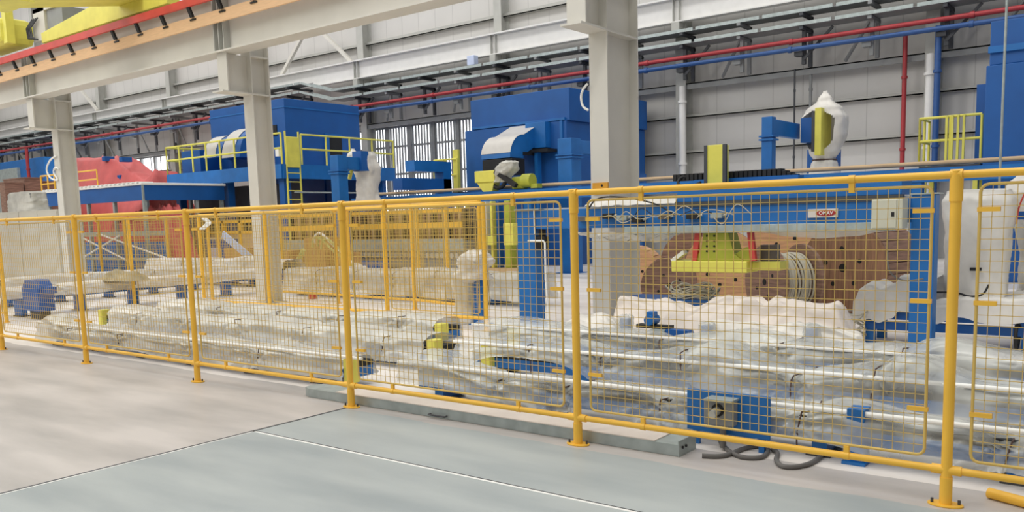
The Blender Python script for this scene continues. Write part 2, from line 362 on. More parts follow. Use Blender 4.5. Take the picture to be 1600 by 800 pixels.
# overhead crane
t = thing('overhead_crane', 'yellow overhead crane on the runway at the top left', 'crane', (-20, 10.6, 6.24))
g = MB(); g.prism([(-22.7, 6.28), (-17.0, 6.28), (-17.0, 6.75), (-19.0, 6.85), (-22.7, 6.52)], 'y', 10.42, 10.72); obj('end_truck', g, 'lime', t, bevel=.01)
for x in (-22.2, -17.6):
    g = MB().cyl((x, 10.50, 6.36), (x, 10.64, 6.36), .12, 16); obj('wheel', g, 'darkgrey', t)
g = MB().prism([(10.9, 7.6), (10.9, 6.62), (10.2, 6.50), (8.2, 6.12), (-4, 6.05), (-4, 7.6)], 'x', -18.9, -17.9); o = obj('bridge_girder', g, 'lime', t, bevel=.01)
obj('flange', MB().box(-19.0, -17.8, -4, 8.1, 6.03, 6.06), 'lime', o)
g = MB().box(-25.9, -24.0, 10.0, 10.9, 6.42, 7.1); o = obj('drive_unit', g, 'lime', t, bevel=.18)
obj('end_stop', MB().box(-24.05, -23.85, 10.1, 10.3, 6.42, 7.25), 'lime', o)
g = MB().box(-22.9, -22.1, 10.7, 11.3, 6.5, 7.15); o = obj('switch_cabinet', g, 'grey', t, bevel=.01)
obj('cabinet_frame', MB().box(-23.55, -22.95, 10.65, 10.75, 6.45, 7.25).box(-23.55, -22.1, 10.65, 10.75, 7.15, 7.25), 'cream', t)
for i in range(4):
    obj('cable_loop', MB().tube([(-23.5+i*.1, 10.6, 7.0), (-23.75+i*.08, 10.55, 6.8), (-23.7+i*.08, 10.55, 6.55), (-23.3, 10.6, 6.48)], .02, 6), 'darkgrey', t)
# ------------------------------------------------------------------ yellow mesh fences
def fence(name, label, posts, zt=1.8, zb=.2, pr=.029, rr=.021, pitch=.056, wire=.0017, bays=None, toprail=True, botrail=True, group=None, fine=True, caps=True, postbays=None):
    t = thing(name, label, 'fence', (posts[0][0], posts[0][1], 0), group)
    V2 = [Vector((p[0], p[1], 0)) for p in posts]
    d0 = (V2[-1]-V2[0]).normalized(); nrm = Vector((-d0.y, d0.x, 0))
    for i, p in enumerate(V2):
        if postbays and i not in postbays: continue
        g = MB().tube([(p.x, p.y, .008), (p.x, p.y, zt+.02)], pr, 16)
        o = obj('post', g, 'yellow', t)
        g = MB(); K = 20
        g.prism([(p.x+.068*math.cos(2*math.pi*k/K)*(1.35 if fine else 1), p.y+.06*math.sin(2*math.pi*k/K)) for k in range(K)], 'z', 0, .010)
        bp = obj('base_plate', g, 'yellow', o, bevel=.003)
        if fine:
            obj('foot_sleeve', MB().tube([(p.x, p.y, .01), (p.x, p.y, .16)], pr+.004, 16), 'yellow', o)
            g = MB().tube([(p.x, p.y, zt-.14), (p.x, p.y, zt)], pr+.005, 16); g.tube([(p.x-.03, p.y, zt), (p.x+.03, p.y, zt)], rr+.008, 14); obj('top_tee', g, 'yellow', o)
            obj('rail_cross', MB().tube([(p.x-.075, p.y, zb), (p.x+.075, p.y, zb)], rr+.006, 14), 'yellow', o)
            for s in (-1, 1): obj('bolt', MB().cyl((p.x+s*.066, p.y+.012*s, .008), (p.x+s*.066, p.y+.012*s, .034), .008, 8), 'darkgrey', o)
    for i in range(len(V2)-1):
        a, b = V2[i], V2[i+1]; d = (b-a); L_ = d.length; d.normalize()
        if toprail: obj('top_rail', MB().tube([(a.x, a.y, zt), (b.x, b.y, zt)], rr, 12), 'yellow', t)
        if botrail: obj('bottom_rail', MB().tube([(a.x, a.y, zb), (b.x, b.y, zb)], rr, 12), 'yellow', t)
        if bays is not None and i not in bays: continue
        a1, b1 = a+d*.115, b-d*.115; z0, z1 = zb+.065, zt-.055
        W = (b1-a1).length; g = MB()
        nx = round(W/pitch); nzz = round((z1-z0)/pitch)
        for k in range(1, nx): q = a1+d*(W*k/nx); g.bar((q.x, q.y, z0), (q.x, q.y, z1), wire*2, wire*2)
        for k in range(1, nzz): z = z0+(z1-z0)*k/nzz; g.bar((a1.x, a1.y, z), (b1.x, b1.y, z), wire*2, wire*2)
        pn = obj('mesh_panel', g, 'mesh_yellow', t)
        rc = .04; pts = []
        for (cx, cz, a0) in ((W-rc, z1-rc, 0), (rc, z1-rc, 90), (rc, z0+rc, 180), (W-rc, z0+rc, 270)):
            for k in range(4):
                an = math.radians(a0+k*30); s = cx+rc*math.cos(an); q = a1+d*s; pts.append((q.x, q.y, cz+rc*math.sin(an)))
        obj('panel_frame', MB().tube(pts, .0085, 8, closed=True), 'mesh_yellow', pn)
        if fine:
            for s in (.42, W-.42):
                q = a1+d*s
                for zz_, zr in ((z1, zt), (z0, zb)):
                    lo, hi = sorted((zz_-.012*(1 if zz_ > zr else 1), zr))
                    g = MB().box(q.x-.016, q.x+.016, q.y-.012, q.y+.012, lo-.008, hi+.008); g.tube([(q.x-.018, q.y, zr), (q.x+.018, q.y, zr)], rr+.004, 12)
                    obj('clip', g, 'yellow', pn, bevel=.003)
            for z in (z0+.26, (z0+z1)/2+.12, z1-.13):
                for q, s in ((a1, -1), (b1, 1)):
                    g = MB().box(min(q.x-.012, q.x+s*.095), max(q.x+.012, q.x+s*.095), q.y-.012, q.y+.012, z-.012, z+.012)
                    obj('side_clip', g, 'yellow', pn)
    return t
FX, FS, FD = -.9563, 2.421, 5.0738
fence('mesh_fence', 'long yellow mesh fence across the front of the wrapped conveyors', [(FX+FS-FS*k, FD) for k in range(8)])
ZB = .18
fence('mesh_fence', 'inner yellow mesh fence from the grey column to the blue portal frame', [(-15.3, 9.72), (-13.2, 9.72), (-11.05, 9.72), (-10.12, 9.72), (-8.05, 9.72)], zt=1.86, zb=ZB, bays=[0, 1, 3], fine=False, rr=.026, pr=.036)
fence('mesh_fence', 'inner yellow mesh fence behind the steel column, running to the wrapped post', [(-16.0, 11.85), (-13.6, 11.7), (-11.24, 11.5), (-9.15, 10.95)], zt=1.93, zb=ZB, fine=False, rr=.026, pr=.036)
fence('mesh_fence', 'short yellow side fence running back beside the blue motor cover', [(-16.95, 6.7), (-17.2, 9.3), (-17.3, 11.2)], zt=1.86, zb=ZB, fine=False, botrail=False, rr=.026, pr=.036, bays=[1])
fence('mesh_fence', 'farther yellow mesh fence in front of the red machine and cardboard boxes', [(P(x, 380, 15.75).x, 15.75) for x in (112, 156, 197, 262, 342, 440, 545, 653, 698)], zt=2.0, zb=.25, fine=False, rr=.026, pr=.04, pitch=.11, botrail=False)
# galvanised floor duct, loose yellow pipe
t = thing('cable_duct', 'low galvanised cable duct on the floor under the front fence', 'cable duct', (-5, 5.3, 0))
x0, x1 = -6.62, -2.62
pl = [(x1, 5.16), (x1, 5.40)]; pl += [(x0+.12, 5.40), (x0+.02, 5.36), (x0, 5.29), (x0+.03, 5.20), (x0+.12, 5.16)]
o = obj('tray_body', MB().prism(pl, 'z', 0, .085), 'galv', t, bevel=.004)
obj('lid', MB().box(-6.1, -2.8, 5.155, 5.405, .085, .092), 'sheet', t, label='dusty pale lid')
g = MB().box(x1, x1+.006, 5.15, 5.41, 0, .11); obj('end_plate', g, 'galv', t)
obj('handle', MB().tube([(-4.9, 5.15, .03), (-4.9, 5.12, .03), (-4.72, 5.12, .03), (-4.72, 5.15, .03)], .008, 8), 'darkgrey', t)
for x, y in ((x1+.008, 5.2), (x1+.008, 5.25)): obj('bolt', MB().cyl((x, y, .06), (x+.008, y, .06), .01, 8), 'black', t)
a, b = G(1545, 770, .03), G(1640, 795, .03)
single('loose_rail', MB().tube([a, b], .03, 14), 'yellow', 'loose yellow pipe lying on the floor in front of the fence', 'pipe')
# ------------------------------------------------------------------ plastic wrapped low conveyors
def ridge(a): return math.exp(-(a/.16)**2)
def wrap(x0, x1, yc, w, hf, zb=.05, ties=(), seed=0, axis='x', amp=1., step=.026, nv=36, hem=.03, pinch=.12, lift=()):
    """a film sleeve along x (or y): open underneath, gathered at the ties with folds fanning out from them"""
    n = max(8, int((x1-x0)/step)); bs = [0, 0, 0]
    def fn(u, v):
        x = x0+(x1-x0)*u
        tie = max([math.exp(-((x-q)/.13)**2) for q in ties] or [0])
        zt = hf(x)-.035*tie; wb = w*(1-pinch*tie)+.05; wt = w*(1-pinch*tie)*.86
        z0 = zb+sum(a*math.exp(-((x-c)/s)**4) for c, a, s in lift)+hem*max(-.4, nz(x*1.1, seed+7))
        side = max(.02, zt-z0); P_ = 2*side+wt; s = v*P_
        if s < side: q_ = s/side; y, z, nn = -wb/2+(wb-wt)/2*q_, z0+s, (-1, .1)
        elif s < side+wt: y, z, nn = -wt/2+(s-side), zt, (0, 1)
        else: q_ = 1-(s-side-wt)/side; y, z, nn = wb/2-(wb-wt)/2*q_, z0+q_*side, (1, .1)
        # soften the shoulders
        d = min(abs(s-side), abs(s-side-wt)); k = max(0, 1-d/.10)
        z -= .028*k*k; y *= 1-.10*k*k
        f = .030*nz(x*.8+seed, v*2.0, seed)+.006*nz(x*2.2, v*3.3, seed+2)+.022*ridge(nz(x*.30+v*.9+seed, v*8+x*.5, seed+11))
        f += .026*ridge(nz(x*.28-v*.8+seed*3, v*6.5-x*.35, seed))
        for q in ties:
            dx = x-q
            if abs(dx) < 1.0:
                for v0 in (.30, .12):
                    ay = (v-v0)*P_; r = math.hypot(dx, ay); an = math.atan2(ay, abs(dx)+.02)
                    f += .055*math.exp(-r/.45)*ridge(nz(an*2.6+q*3, seed+(1 if dx > 0 else 5), .15*r*3))*min(1, r/.08)
        f -= .015*tie; f *= amp*(1 if nn[1] < .5 else .45)
        z = max(.012, z+nn[1]*f*.8); y += nn[0]*f
        return (x, yc+y, z) if axis == 'x' else (yc-y, x, z)
    return MB().grid(lambda u, v: fn(v, u), nv, n)
def bump(base, *bs):
    return lambda x: base+sum(a*math.exp(-((x-c)/s)**2) for c, a, s in bs)+.015*nz(x*.6, base*7)
def conveyor(label, x0, x1, yc, w, hf, ties, seed, film='film', rail=True, axis='x', zt=.30, legs=None, endcap=(), group=None, railz=.325, zb=.05, wx0=None, wx1=None, lift=(), amp=1.):
    bx = (lambda a, b, c, d, e, f: MB().box(a, b, yc+c, yc+d, e, f)) if axis == 'x' else (lambda a, b, c, d, e, f: MB().box(yc-d, yc-c, a, b, e, f))
    t = thing('wrapped_conveyor', label, 'conveyor', (x0, yc, 0) if axis == 'x' else (yc, x0, 0), group)
    obj('beam', bx(x0+.2, x1-.2, -w*.34, w*.34, max(.1, zt-.2), zt-.10), 'blue', t)
    obj('chain_guide', bx(x0+.2, x1-.2, -w*.34, w*.34, zt-.10, zt-.04), 'black', t)
    k = x0+.45
    while k < x1-.2:
        l = obj('leg', bx(k-.05, k+.05, -w*.33, w*.3, .02, max(.12, zt-.18)), 'blue', t)
        obj('foot', bx(k-.08, k+.08, -w*.42, w*.36, 0, .02), 'darkgrey', l); k += 1.15
    a, b = (wx0 if wx0 is not None else x0), (wx1 if wx1 is not None else x1)
    wr = obj('plastic_wrap', wrap(a, b, yc, w, hf, zb, ties, seed, axis, amp, lift=lift), film, t)
    for q in ties:
        pts = []
        for i in range(15):
            v = i/14; hh = hf(q); s = v*(2*(hh-.06)+w*.96)
            if s < hh-.06: y, z = -w*.48, .06+s
            elif s < hh-.06+w*.96: y, z = -w*.48+s-(hh-.06), hh-.012
            else: y, z = w*.48, hh-(s-(hh-.06)-w*.96)
            pts.append((q+.03*math.sin(7*v+q), yc+y*1.03, z-.02) if axis == 'x' else (yc-y, q, z))
        obj('twine', MB().tube(pts, .006, 6), 'twine', wr)
    if rail: obj('guide_rail', (MB().tube([(x0, yc-w/2+.01, railz), (x1, yc-w/2+.01, railz)], .017, 10) if axis == 'x' else MB().tube([(yc+w/2-.01, x0, railz), (yc+w/2-.01, x1, railz)], .017, 10)), 'white', t)
    for (q, z0, z1) in endcap: obj('end_cap', bx(q, q+.12, -w*.5, -w*.22, z0, z1), 'lime', t, bevel=.01, label='lime yellow end cap')
    return t
Y1, Y2, Y3 = 5.82, 7.06, 8.32; Wd = .40
conveyor('film wrapped conveyor with the blue socket panel, nearest the fence', -5.75, 2.0, Y1, Wd, bump(.29, (-5.45, .14, .4), (-3.7, .02, .5), (-1.7, .05, .35)), (-4.55, -3.85, -2.98, -1.95, -.75), 1, 'film_clear', railz=.33, wx0=-5.75, zb=.075, lift=((-5.35, .07, .5), (-1.9, .05, .3)))
conveyor('film wrapped conveyor second from the fence, behind the one with the blue socket panel', -6.1, 2.0, Y2, Wd+.14, bump(.33, (-5.0, .07, .6), (-3.25, .16, .45), (-1.62, .18, .33)), (-5.1, -4.25, -3.4, -2.42, -1.8, -.5), 2, 'film_clear', railz=.35, endcap=((-5.72, .1, .33),), wx0=-6.1, lift=((-5.1, .20, .75),))
conveyor('film wrapped conveyor third from the fence, passing the foot of the blue portal frame', -6.9, 2.0, Y3, Wd+.16, bump(.34, (-6.4, .08, .5), (-3.4, .10, .5), (-1.6, .12, .5)), (-5.4, -4.3, -3.0, -1.9, -.7), 3, 'film_clear', railz=.35, endcap=((-6.35, .12, .34),), wx0=-6.9, lift=((-5.8, .20, .8),))
conveyor('left film wrapped conveyor nearest the fence, its lime end cap by the floor duct', -13.2, -6.25, Y1, Wd, bump(.30, (-12.9, .12, .3), (-9.0, .03, .4), (-7.7, .03, .3)), (-12.3, -10.9, -9.2, -7.9), 4, 'film', railz=.32, endcap=((-6.52, .06, .30),), wx1=-6.5, zb=.08)
conveyor('left film wrapped conveyor second from the fence, ending in a lime end cap', -13.9, -6.2, Y2, Wd+.12, bump(.36, (-13.2, .06, .6), (-9.7, .06, .8), (-8.2, .03, .4)), (-12.6, -11.2, -10.0, -8.6, -7.2), 5, 'film', rail=False, endcap=((-6.5, .12, .34), (-13.75, .12, .36)), wx0=-13.4, wx1=-6.55)
conveyor('left film wrapped conveyor third from the fence, under the inner fence', -14.2, -7.3, Y3, Wd+.12, bump(.36, (-13.4, .05, .5), (-8.2, .05, .5)), (-12.4, -10.8, -9.4, -8.2), 6, 'film', rail=False, endcap=((-7.55, .1, .32),), wx1=-7.55)
conveyor('white wrapped cross conveyor beside the blue motor cover', 6.9, 13.2, -17.9, .5, bump(.58), (8, 9.6, 11.2), 7, 'film_dense', rail=False, axis='y', zt=.52, zb=.36, amp=.6)
conveyor('white wrapped cross conveyor behind the one with the blue motor cover', 6.6, 13.7, -20.6, .5, bump(.62), (8, 9.8, 11.6), 8, 'film_dense', rail=False, axis='y', zt=.56, zb=.38, amp=.6)
conveyor('white wrapped conveyor behind the inner fence and the grey steel column', -16.6, -9.3, 13.0, .7, bump(.62, (-15, .04, .5), (-12, .05, .6)), (-15.4, -14.2, -13, -11.8, -10.4), 9, 'film', rail=False, zt=.5, zb=.1, endcap=((-9.5, .2, .66),))
conveyor('far white wrapped conveyor left of the grey steel column', -25.0, -18.3, 14.3, .7, bump(.72, (-20, .1, .6)), (-23, -21.6, -20, -19), 10, 'film_dense', rail=False, zt=.56, zb=.2)
# blue motor cover on the cross conveyor
t = thing('motor_cover', 'dark blue chamfered motor cover standing at the end of the cross conveyor', 'cover', (-17.1, 7.3, 0))
a = P(45, 497, 7.3); b = P(84, 497, 7.3); zt = P(66, 437, 7.3).z; za = P(66, 496, 7.3).z
cx, hw = (a.x+b.x)/2, .33
obj('housing', MB().prism([(cx-hw, .16), (cx+hw, .16), (cx+hw, zt-.16), (cx+hw-.14, zt), (cx-hw+.14, zt), (cx-hw, zt-.16)], 'y', 7.14, 7.44), 'deep_blue', t, bevel=.02)
obj('stand', MB().box(cx-.2, cx+.2, 7.2, 7.4, 0, .16), 'darkgrey', t)
obj('drive_shaft', MB().box(cx+hw, cx+hw+.3, 7.22, 7.36, .5, .62), 'deep_blue', t)
# blue socket panel, its cables
YP = 5.52
t = thing('socket_panel', 'blue panel with a grey socket box mounted on the front conveyor', 'panel', (-2.5, YP, 0))
a = P(1073, 607, YP); b = P(1203, 645, YP)
obj('plate', MB().box(a.x, b.x, YP, YP+.02, .10, .40), 'blue', t, bevel=.006)
c = P(1108, 620, YP); d = P(1153, 655, YP)
bx_ = obj('socket_box', MB().box(c.x, d.x, YP-.09, YP, .18, .355), 'grey', t, bevel=.008)
obj('hood', MB().box(c.x+.02, d.x+.01, YP-.13, YP, .355, .37), 'galv', bx_)
obj('socket', MB().cyl(((c.x+d.x)/2, YP-.1, .29), ((c.x+d.x)/2, YP-.085, .29), .045, 16), 'black', bx_)
obj('plug', MB().cyl(((c.x+d.x)/2, YP-.19, .275), ((c.x+d.x)/2, YP-.09, .29), .028, 12), 'aluminium', bx_)
obj('conduit', MB().tube([((c.x+d.x)/2+.02, YP-.05, .18), ((c.x+d.x)/2+.02, YP-.05, .02)], .022, 10), 'cable_grey', t)
for s in (-.4, .4): obj('bracket', MB().box((a.x+b.x)/2+s*.6-.02, (a.x+b.x)/2+s*.6+.02, YP+.02, YP+.05, .0, .14), 'blue', t)
def curve(pts, n=6):
    pts = [Vector(p) for p in pts]; out = []
    for i in range(len(pts)-1):
        p0, p1, p2, p3 = pts[max(i-1, 0)], pts[i], pts[i+1], pts[min(i+2, len(pts)-1)]
        for k in range(n):
            s = k/n; out.append(.5*((2*p1)+(p2-p0)*s+(2*p0-5*p1+4*p2-p3)*s*s+(3*p1-p0-3*p2+p3)*s**3))
    return out+[pts[-1]]
r = .016
pts = [G(1097, 712, r), G(1130, 712, r), G(1165, 700, r), G(1190, 697, r), G(1200, 703, r), G(1190, 714, r), G(1160, 714, r), G(1140, 705, r), G(1128, 694, r), G(1125, 688, .03)]
single('power_cable', MB().tube(curve(pts), r, 8), 'cable_grey', 'grey cable looping on the floor below the blue socket panel', 'cable')
pts = [G(1207, 702, r), G(1215, 708, r), G(1213, 718, r), G(1222, 728, r), G(1245, 729, r), G(1270, 722, r), G(1287, 708, r+.004)]
single('power_cable', MB().tube(curve(pts), r, 8), 'cable_grey', 'grey cable curving on the floor right of the blue socket panel', 'cable')
t = thing('conveyor_stand', 'square blue conveyor stand rising through the film near the right fence post', 'stand', (-1.6, 5.72, 0))
a = P(1323, 652, 5.6); b = P(1350, 660, 5.6)
obj('upright', MB().box(a.x, b.x, 5.6, 5.74, .02, .36), 'blue', t); obj('foot', MB().box(a.x-.02, b.x+.02, 5.57, 5.77, 0, .02), 'blue', t)

# ------------------------------------------------------------------ cloth helpers
def interp(tab, x):
    if x <= tab[0][0]: return tab[0][1]
    for (a, b), (c, d) in zip(tab, tab[1:]):
        if x <= c: s = (x-a)/(c-a); s = s*s*(3-2*s); return b+(d-b)*s
    return tab[-1][1]
def crease(x, y, s, f=3.): return max(0, 1-abs(2*nz(x*f, y*f, s)))**4
def mound(x0, x1, yc, hw, tab, seed, lo=.03, amp=.05, pw=2.2, nx=160, ny=48):
    """a thrown sheet lying over something: ridge height by x, falling to both sides with folds"""
    def fn(u, v):
        x = x0+(x1-x0)*u; q = 2*v-1; e = min(1, u/.06, (1-u)/.06); e = max(0, e)**.5
        h = interp(tab, x); y = yc+q*hw+.07*nz(x*1.6, q*1.5, seed)*abs(q)
        sd = max(0, 1-abs(q)**pw)*e
        z = lo+(h-lo)*sd
        z += amp*(1.2*nz(x*1.5, q*1.4, seed)+.5*nz(x*3.2, q*2.6, seed+3))*(1-abs(q)**4)*e
        k1 = ridge(nz(x*1.1+q*.9+seed, q*1.5-x*.5, seed)); k2 = ridge(nz(x*1.7-q*1.4, q*2.1+x*.4, seed+9))
        z += (h-lo)*(.15*(k1-.4)+.10*(k2-.4))*(1-q*q)*e
        y -= .05*k1*(1-q*q)
        return (x, y, max(.015, z))
    return MB().grid(fn, nx, ny)
def bag(c, z0, z1, prof, seed, sq=3., amp=.05, nu=48, nv=44, lean=(0, 0), closed=True, fine=.02, hole=None):
    """plastic pulled over an upright machine; prof: list of (t, rx, ry)"""
    tx = [(t, a) for t, a, b in prof]; ty = [(t, b) for t, a, b in prof]
    def fn(u, v):
        an = 2*math.pi*u; ca, sa = math.cos(an), math.sin(an)
        k = (abs(ca)**sq+abs(sa)**sq)**(-1/sq)
        rx, ry = interp(tx, v), interp(ty, v)
        f = 1+amp*2*nz(ca*1.3+seed, sa*1.3, v*3)+fine*2*(crease(an, v*1.5, seed, 1.4)-.3)+amp*crease(an*.7+v, v, seed+4, 2)
        x, y = ca*k*rx*f, sa*k*ry*f; z = z0+(z1-z0)*v+.03*nz(ca*2, sa*2+seed, v*2)*(1 if v > .1 else 0)
        return (c[0]+x+lean[0]*v, c[1]+y+lean[1]*v, max(z, z0))
    m_ = MB().grid(fn, nu, nv, True)
    if hole:
        a0, a1, v0, v1 = hole; keep = []
        for f_ in m_.f:
            i0 = f_[0]; u_, v_ = (i0 % nu)/nu, (i0//nu)/(nv-1); m0 = ((u_-(a0+a1)/2+.5) % 1-.5)/((a1-a0)/2); m1 = (v_-(v0+v1)/2)/((v1-v0)/2)
            if m0*m0+abs(m1)**3 > 1: keep.append(f_)
        m_.f = keep; m_.sm = [True]*len(keep)
    if closed: m_.add([m_.v[i] for i in range(len(m_.v)-nu, len(m_.v))], [tuple(range(nu))], True)
    return m_
# ------------------------------------------------------------------ blue portal frame with the lifter
YG = 10.2
def xz(x, y, Y=YG): q = P(x, y, Y); return q.x, q.z
t = thing('portal_manipulator', 'blue portal frame with a maker sign, beige box and yellow lifter plate', 'manipulator', (-5, YG, 0))
xl0, xl1 = -7.80, -7.48; xr0, xr1 = -2.36, -2.12; zt = 1.75
c = obj('column', MB().box(xl0, xl1, YG, YG+.22, .02, zt), 'blue', t, bevel=.008)
obj('base_plate', MB().prism([(xl0-.06, 0), (xl1+.07, 0), (xl1+.07, .02), (xl1, .07), (xl0, .07), (xl0-.06, .02)], 'y', YG-.03, YG+.28), 'blue', c)
obj('cap_plate', MB().box(xl0-.03, xl1+.10, YG-.03, YG+.26, zt, zt+.015), 'galv', c)
c = obj('column', MB().box(xr0, xr1, YG, YG+.2, .02, 1.77), 'blue', t, bevel=.008)
obj('base_plate', MB().box(xr0-.06, xr1+.06, YG-.05, YG+.26, 0, .02), 'blue', c)
obj('cap_plate', MB().box(xr0-.02, xr1+.03, YG-.02, YG+.23, 1.77, 1.785), 'galv', c)
bm_ = obj('beam', MB().box(xl1, xr0, YG+.02, YG+.28, 1.47, 1.745), 'blue', t, bevel=.006)
obj('linear_rail', MB().box(xl1+.1, xr0-.05, YG+.1, YG+.2, 1.745, 1.765), 'aluminium', bm_)
up = obj('upper_beam', MB().box(-5.22, -2.48, YG+.06, YG+.5, 1.78, 1.97), 'blue', t, bevel=.006)
obj('rail_groove', MB().box(-5.22, -2.45, YG+.0, YG+.06, 1.715, 1.78), 'darkgrey', t)
obj('cover_sheet', MB().grid(lambda u, v: (-6.6+1.38*u, YG-.02+.4*v, 1.77+.09*math.sin(math.pi*v)*(1+.3*nz(u*5, v*3, 2))+.02*nz(u*9, v*4)), 40, 14), 'film_dense', t)
tr = obj('cable_trunking', MB().box(-5.92, -2.52, YG-.1, YG+.02, 1.385, 1.48), 'galv', t, bevel=.004)
obj('trunking_joint', MB().box(-5.26, -5.24, YG-.102, YG, 1.384, 1.481), 'grey', tr)
obj('plastic_scrap', MB().grid(lambda u, v: (-6.75+1.55*u, YG-.02+.14*v+.03*nz(u*6, v*5), 1.42-.13*math.sin(math.pi*u)**.7*v-.05*crease(u*2, v, 3, 2)-.03*nz(u*7, v*3, 5)), 50, 14), 'film', t)
obj('plastic_scrap', MB().grid(lambda u, v: (-4.1+1.5*u, YG-.06+.1*v, 1.385-.08*math.sin(math.pi*u)*v-.015*nz(u*7, v*3, 8)), 40, 8), 'film', t)
# sign
x0, z1 = xz(1262, 323, YG-.02); x1, z0 = xz(1308, 343, YG-.02); z0, z1 = 1.545, 1.645
sg = obj('sign', MB().box(x0, x1, YG-.012, YG+.02, z0, z1), 'sign', t, label='cream sign with a red oval')
cxs, czs = (x0+x1)/2+.04, (z0+z1)/2
K = 28
obj('oval', MB().prism([(cxs+.118*math.cos(2*math.pi*k/K), czs+.036*math.sin(2*math.pi*k/K)) for k in range(K)], 'y', YG-.016, YG-.012), 'sign_red', sg)
fc = bpy.data.curves.new('lettering', 'FONT'); fc.body = 'OMAV'; fc.size = .056; fc.align_x = 'CENTER'; fc.align_y = 'CENTER'; fc.extrude = .001; fc.offset = .0008
lo = bpy.data.objects.new('lettering', fc); C.objects.link(lo); lo.parent = sg; lo.location = Vector((cxs, YG-.018, czs))-wpos(sg); lo.rotation_euler = (math.pi/2, 0, 0); fc.materials.append(M['white'])
bpy.context.view_layer.update()
me_ = bpy.data.meshes.new_from_object(lo.evaluated_get(bpy.context.evaluated_depsgraph_get())); l2 = bpy.data.objects.new('lettering', me_); C.objects.link(l2); l2.parent = sg; l2.location = lo.location; l2.rotation_euler = lo.rotation_euler; bpy.data.objects.remove(lo); l2.name = 'lettering'
# electrical box
bx0, bz1 = -2.78, 1.745
eb = obj('electrical_box', MB().box(-2.70, -2.38, YG-.30, YG-.06, 1.41, 1.73), 'box_beige', t, bevel=.008, label='beige electrical box')
obj('door', MB().box(-2.69, -2.44, YG-.312, YG-.30, 1.42, 1.72), 'box_beige', eb, bevel=.004)
obj('lock', MB().box(-2.49, -2.46, YG-.318, YG-.312, 1.54, 1.59), 'black', eb)
obj('mount', MB().box(-2.7, -2.5, YG-.06, YG+.02, 1.5, 1.7), 'darkgrey', eb)
obj('wiring', MB().tube(curve([(-2.55, YG-.2, 1.41), (-2.56, YG-.15, 1.2), (-2.52, YG-.2, .95), (-2.4, YG-.1, .84), (-2.2, YG-.08, .86)]), .009, 6), 'cable_grey', eb)
# pneumatics
for i, (x, z) in enumerate(((-6.62, 1.60), (-6.2, 1.63), (-5.98, 1.6), (-5.75, 1.57), (-5.35, 1.6), (-4.95, 1.6), (-4.62, 1.6))):
    v = obj('valve_block', MB().box(x-.08, x+.08, YG-.07, YG+.02, z-.035, z+.035), ('motor', 'black', 'galv', 'black', 'motor', 'black', 'galv')[i], t, bevel=.008)
    obj('fitting', MB().cyl((x+.08, YG-.03, z), (x+.13, YG-.03, z+.01), .014, 8), 'aluminium', v)
rnd = random.Random(3)
for i in range(9):
    x = -6.5+i*.23; p = [(x, YG-.06, 1.6+rnd.uniform(-.04, .05)), (x+.15, YG-.1, 1.52+rnd.uniform(-.03, .2)), (x+.32, YG-.09, 1.6+rnd.uniform(-.08, .16)), (x+.5, YG-.05, 1.6)]
    obj('air_hose', MB().tube(curve(p), .006, 6), 'cable' if i % 3 else 'black', t)
obj('air_hose', MB().tube(curve([(-6.55, YG-.04, 1.68), (-6.35, YG-.1, 1.86), (-6.0, YG-.1, 1.88), (-5.5, YG-.06, 1.78), (-5.2, YG-.05, 1.62)]), .011, 6), 'black', t)
# valve and white pipe on left column
vx = xl1+.02
v = obj('air_regulator', MB().box(xl1, xl1+.16, YG+.02, YG+.14, 1.18, 1.36).box(xl1+.04, xl1+.12, YG+.04, YG+.12, 1.36, 1.46), 'black', t, bevel=.01)
obj('white_pipe', MB().tube([(xl1-.1, YG-.03, 1.30), (xl1+.17, YG-.03, 1.30), (xl1+.2, YG-.03, 1.27), (xl1+.2, YG-.03, .75), (xl1+.24, YG-.03, .02)], .014, 8), 'white', v)
obj('white_tube', MB().tube([(xl1+.02, YG-.03, 1.74), (xl1+.02, YG-.03, 1.4)], .01, 8), 'white', v)
# lifter
mst = obj('mast', MB().box(-4.92, -4.70, YG+.32, YG+.5, 1.0, 2.5), 'lime', t, bevel=.006)
for s in (-1, 1):
    obj('rack', MB().box(-4.81+s*.128-.022, -4.81+s*.128+.022, YG+.31, YG+.36, 1.4, 2.5), 'darkgrey', mst)
hd = obj('lifting_head', MB().prism([(-4.96, 1.03), (-4.30, 1.03), (-4.42, 1.12), (-4.50, 1.40), (-4.83, 1.40), (-4.86, 1.18)], 'y', YG+.02, YG+.3), 'olive', t, bevel=.006)
for i in range(4):
    for x in (-4.78, -4.68): obj('bolt', MB().cyl((x, YG+.02, 1.15+i*.065), (x, YG+.008, 1.15+i*.065), .013, 8), 'black', hd)
obj('gusset', MB().prism([(-4.55, 1.03), (-4.18, 1.03), (-4.2, 1.2), (-4.28, 1.2)], 'y', YG+.06, YG+.1), 'olive', hd)
pl = obj('gripper_plate', MB().box(-5.25, -4.22, YG-.05, YG+.32, .885, 1.03), 'lime', t, bevel=.012)
obj('side_arm', MB().box(-4.22, -3.86, YG+.1, YG+.4, .91, 1.02), 'lime', pl, bevel=.01)
for x, l in ((-4.95, .06), (-4.16, -.05)):
    obj('red_link', MB().bar((x+l, YG+.02, 1.44), (x, YG+.02, 1.03), .06, .07), 'red', t)
obj('clamp_block', MB().box(-4.16, -3.95, YG+.2, YG+.34, 1.02, 1.22), 'motor', pl)
obj('white_pad', MB().bar((-5.30, YG+.1, 1.02), (-5.12, YG+.1, 1.14), .1, .05), 'white', pl)
ch = obj('cable_chain', MB().tube([(-5.5, YG+.62, 2.13), (-4.05, YG+.62, 2.13), (-3.85, YG+.62, 2.09), (-3.78, YG+.62, 2.02)], .001, 4), 'black', t)
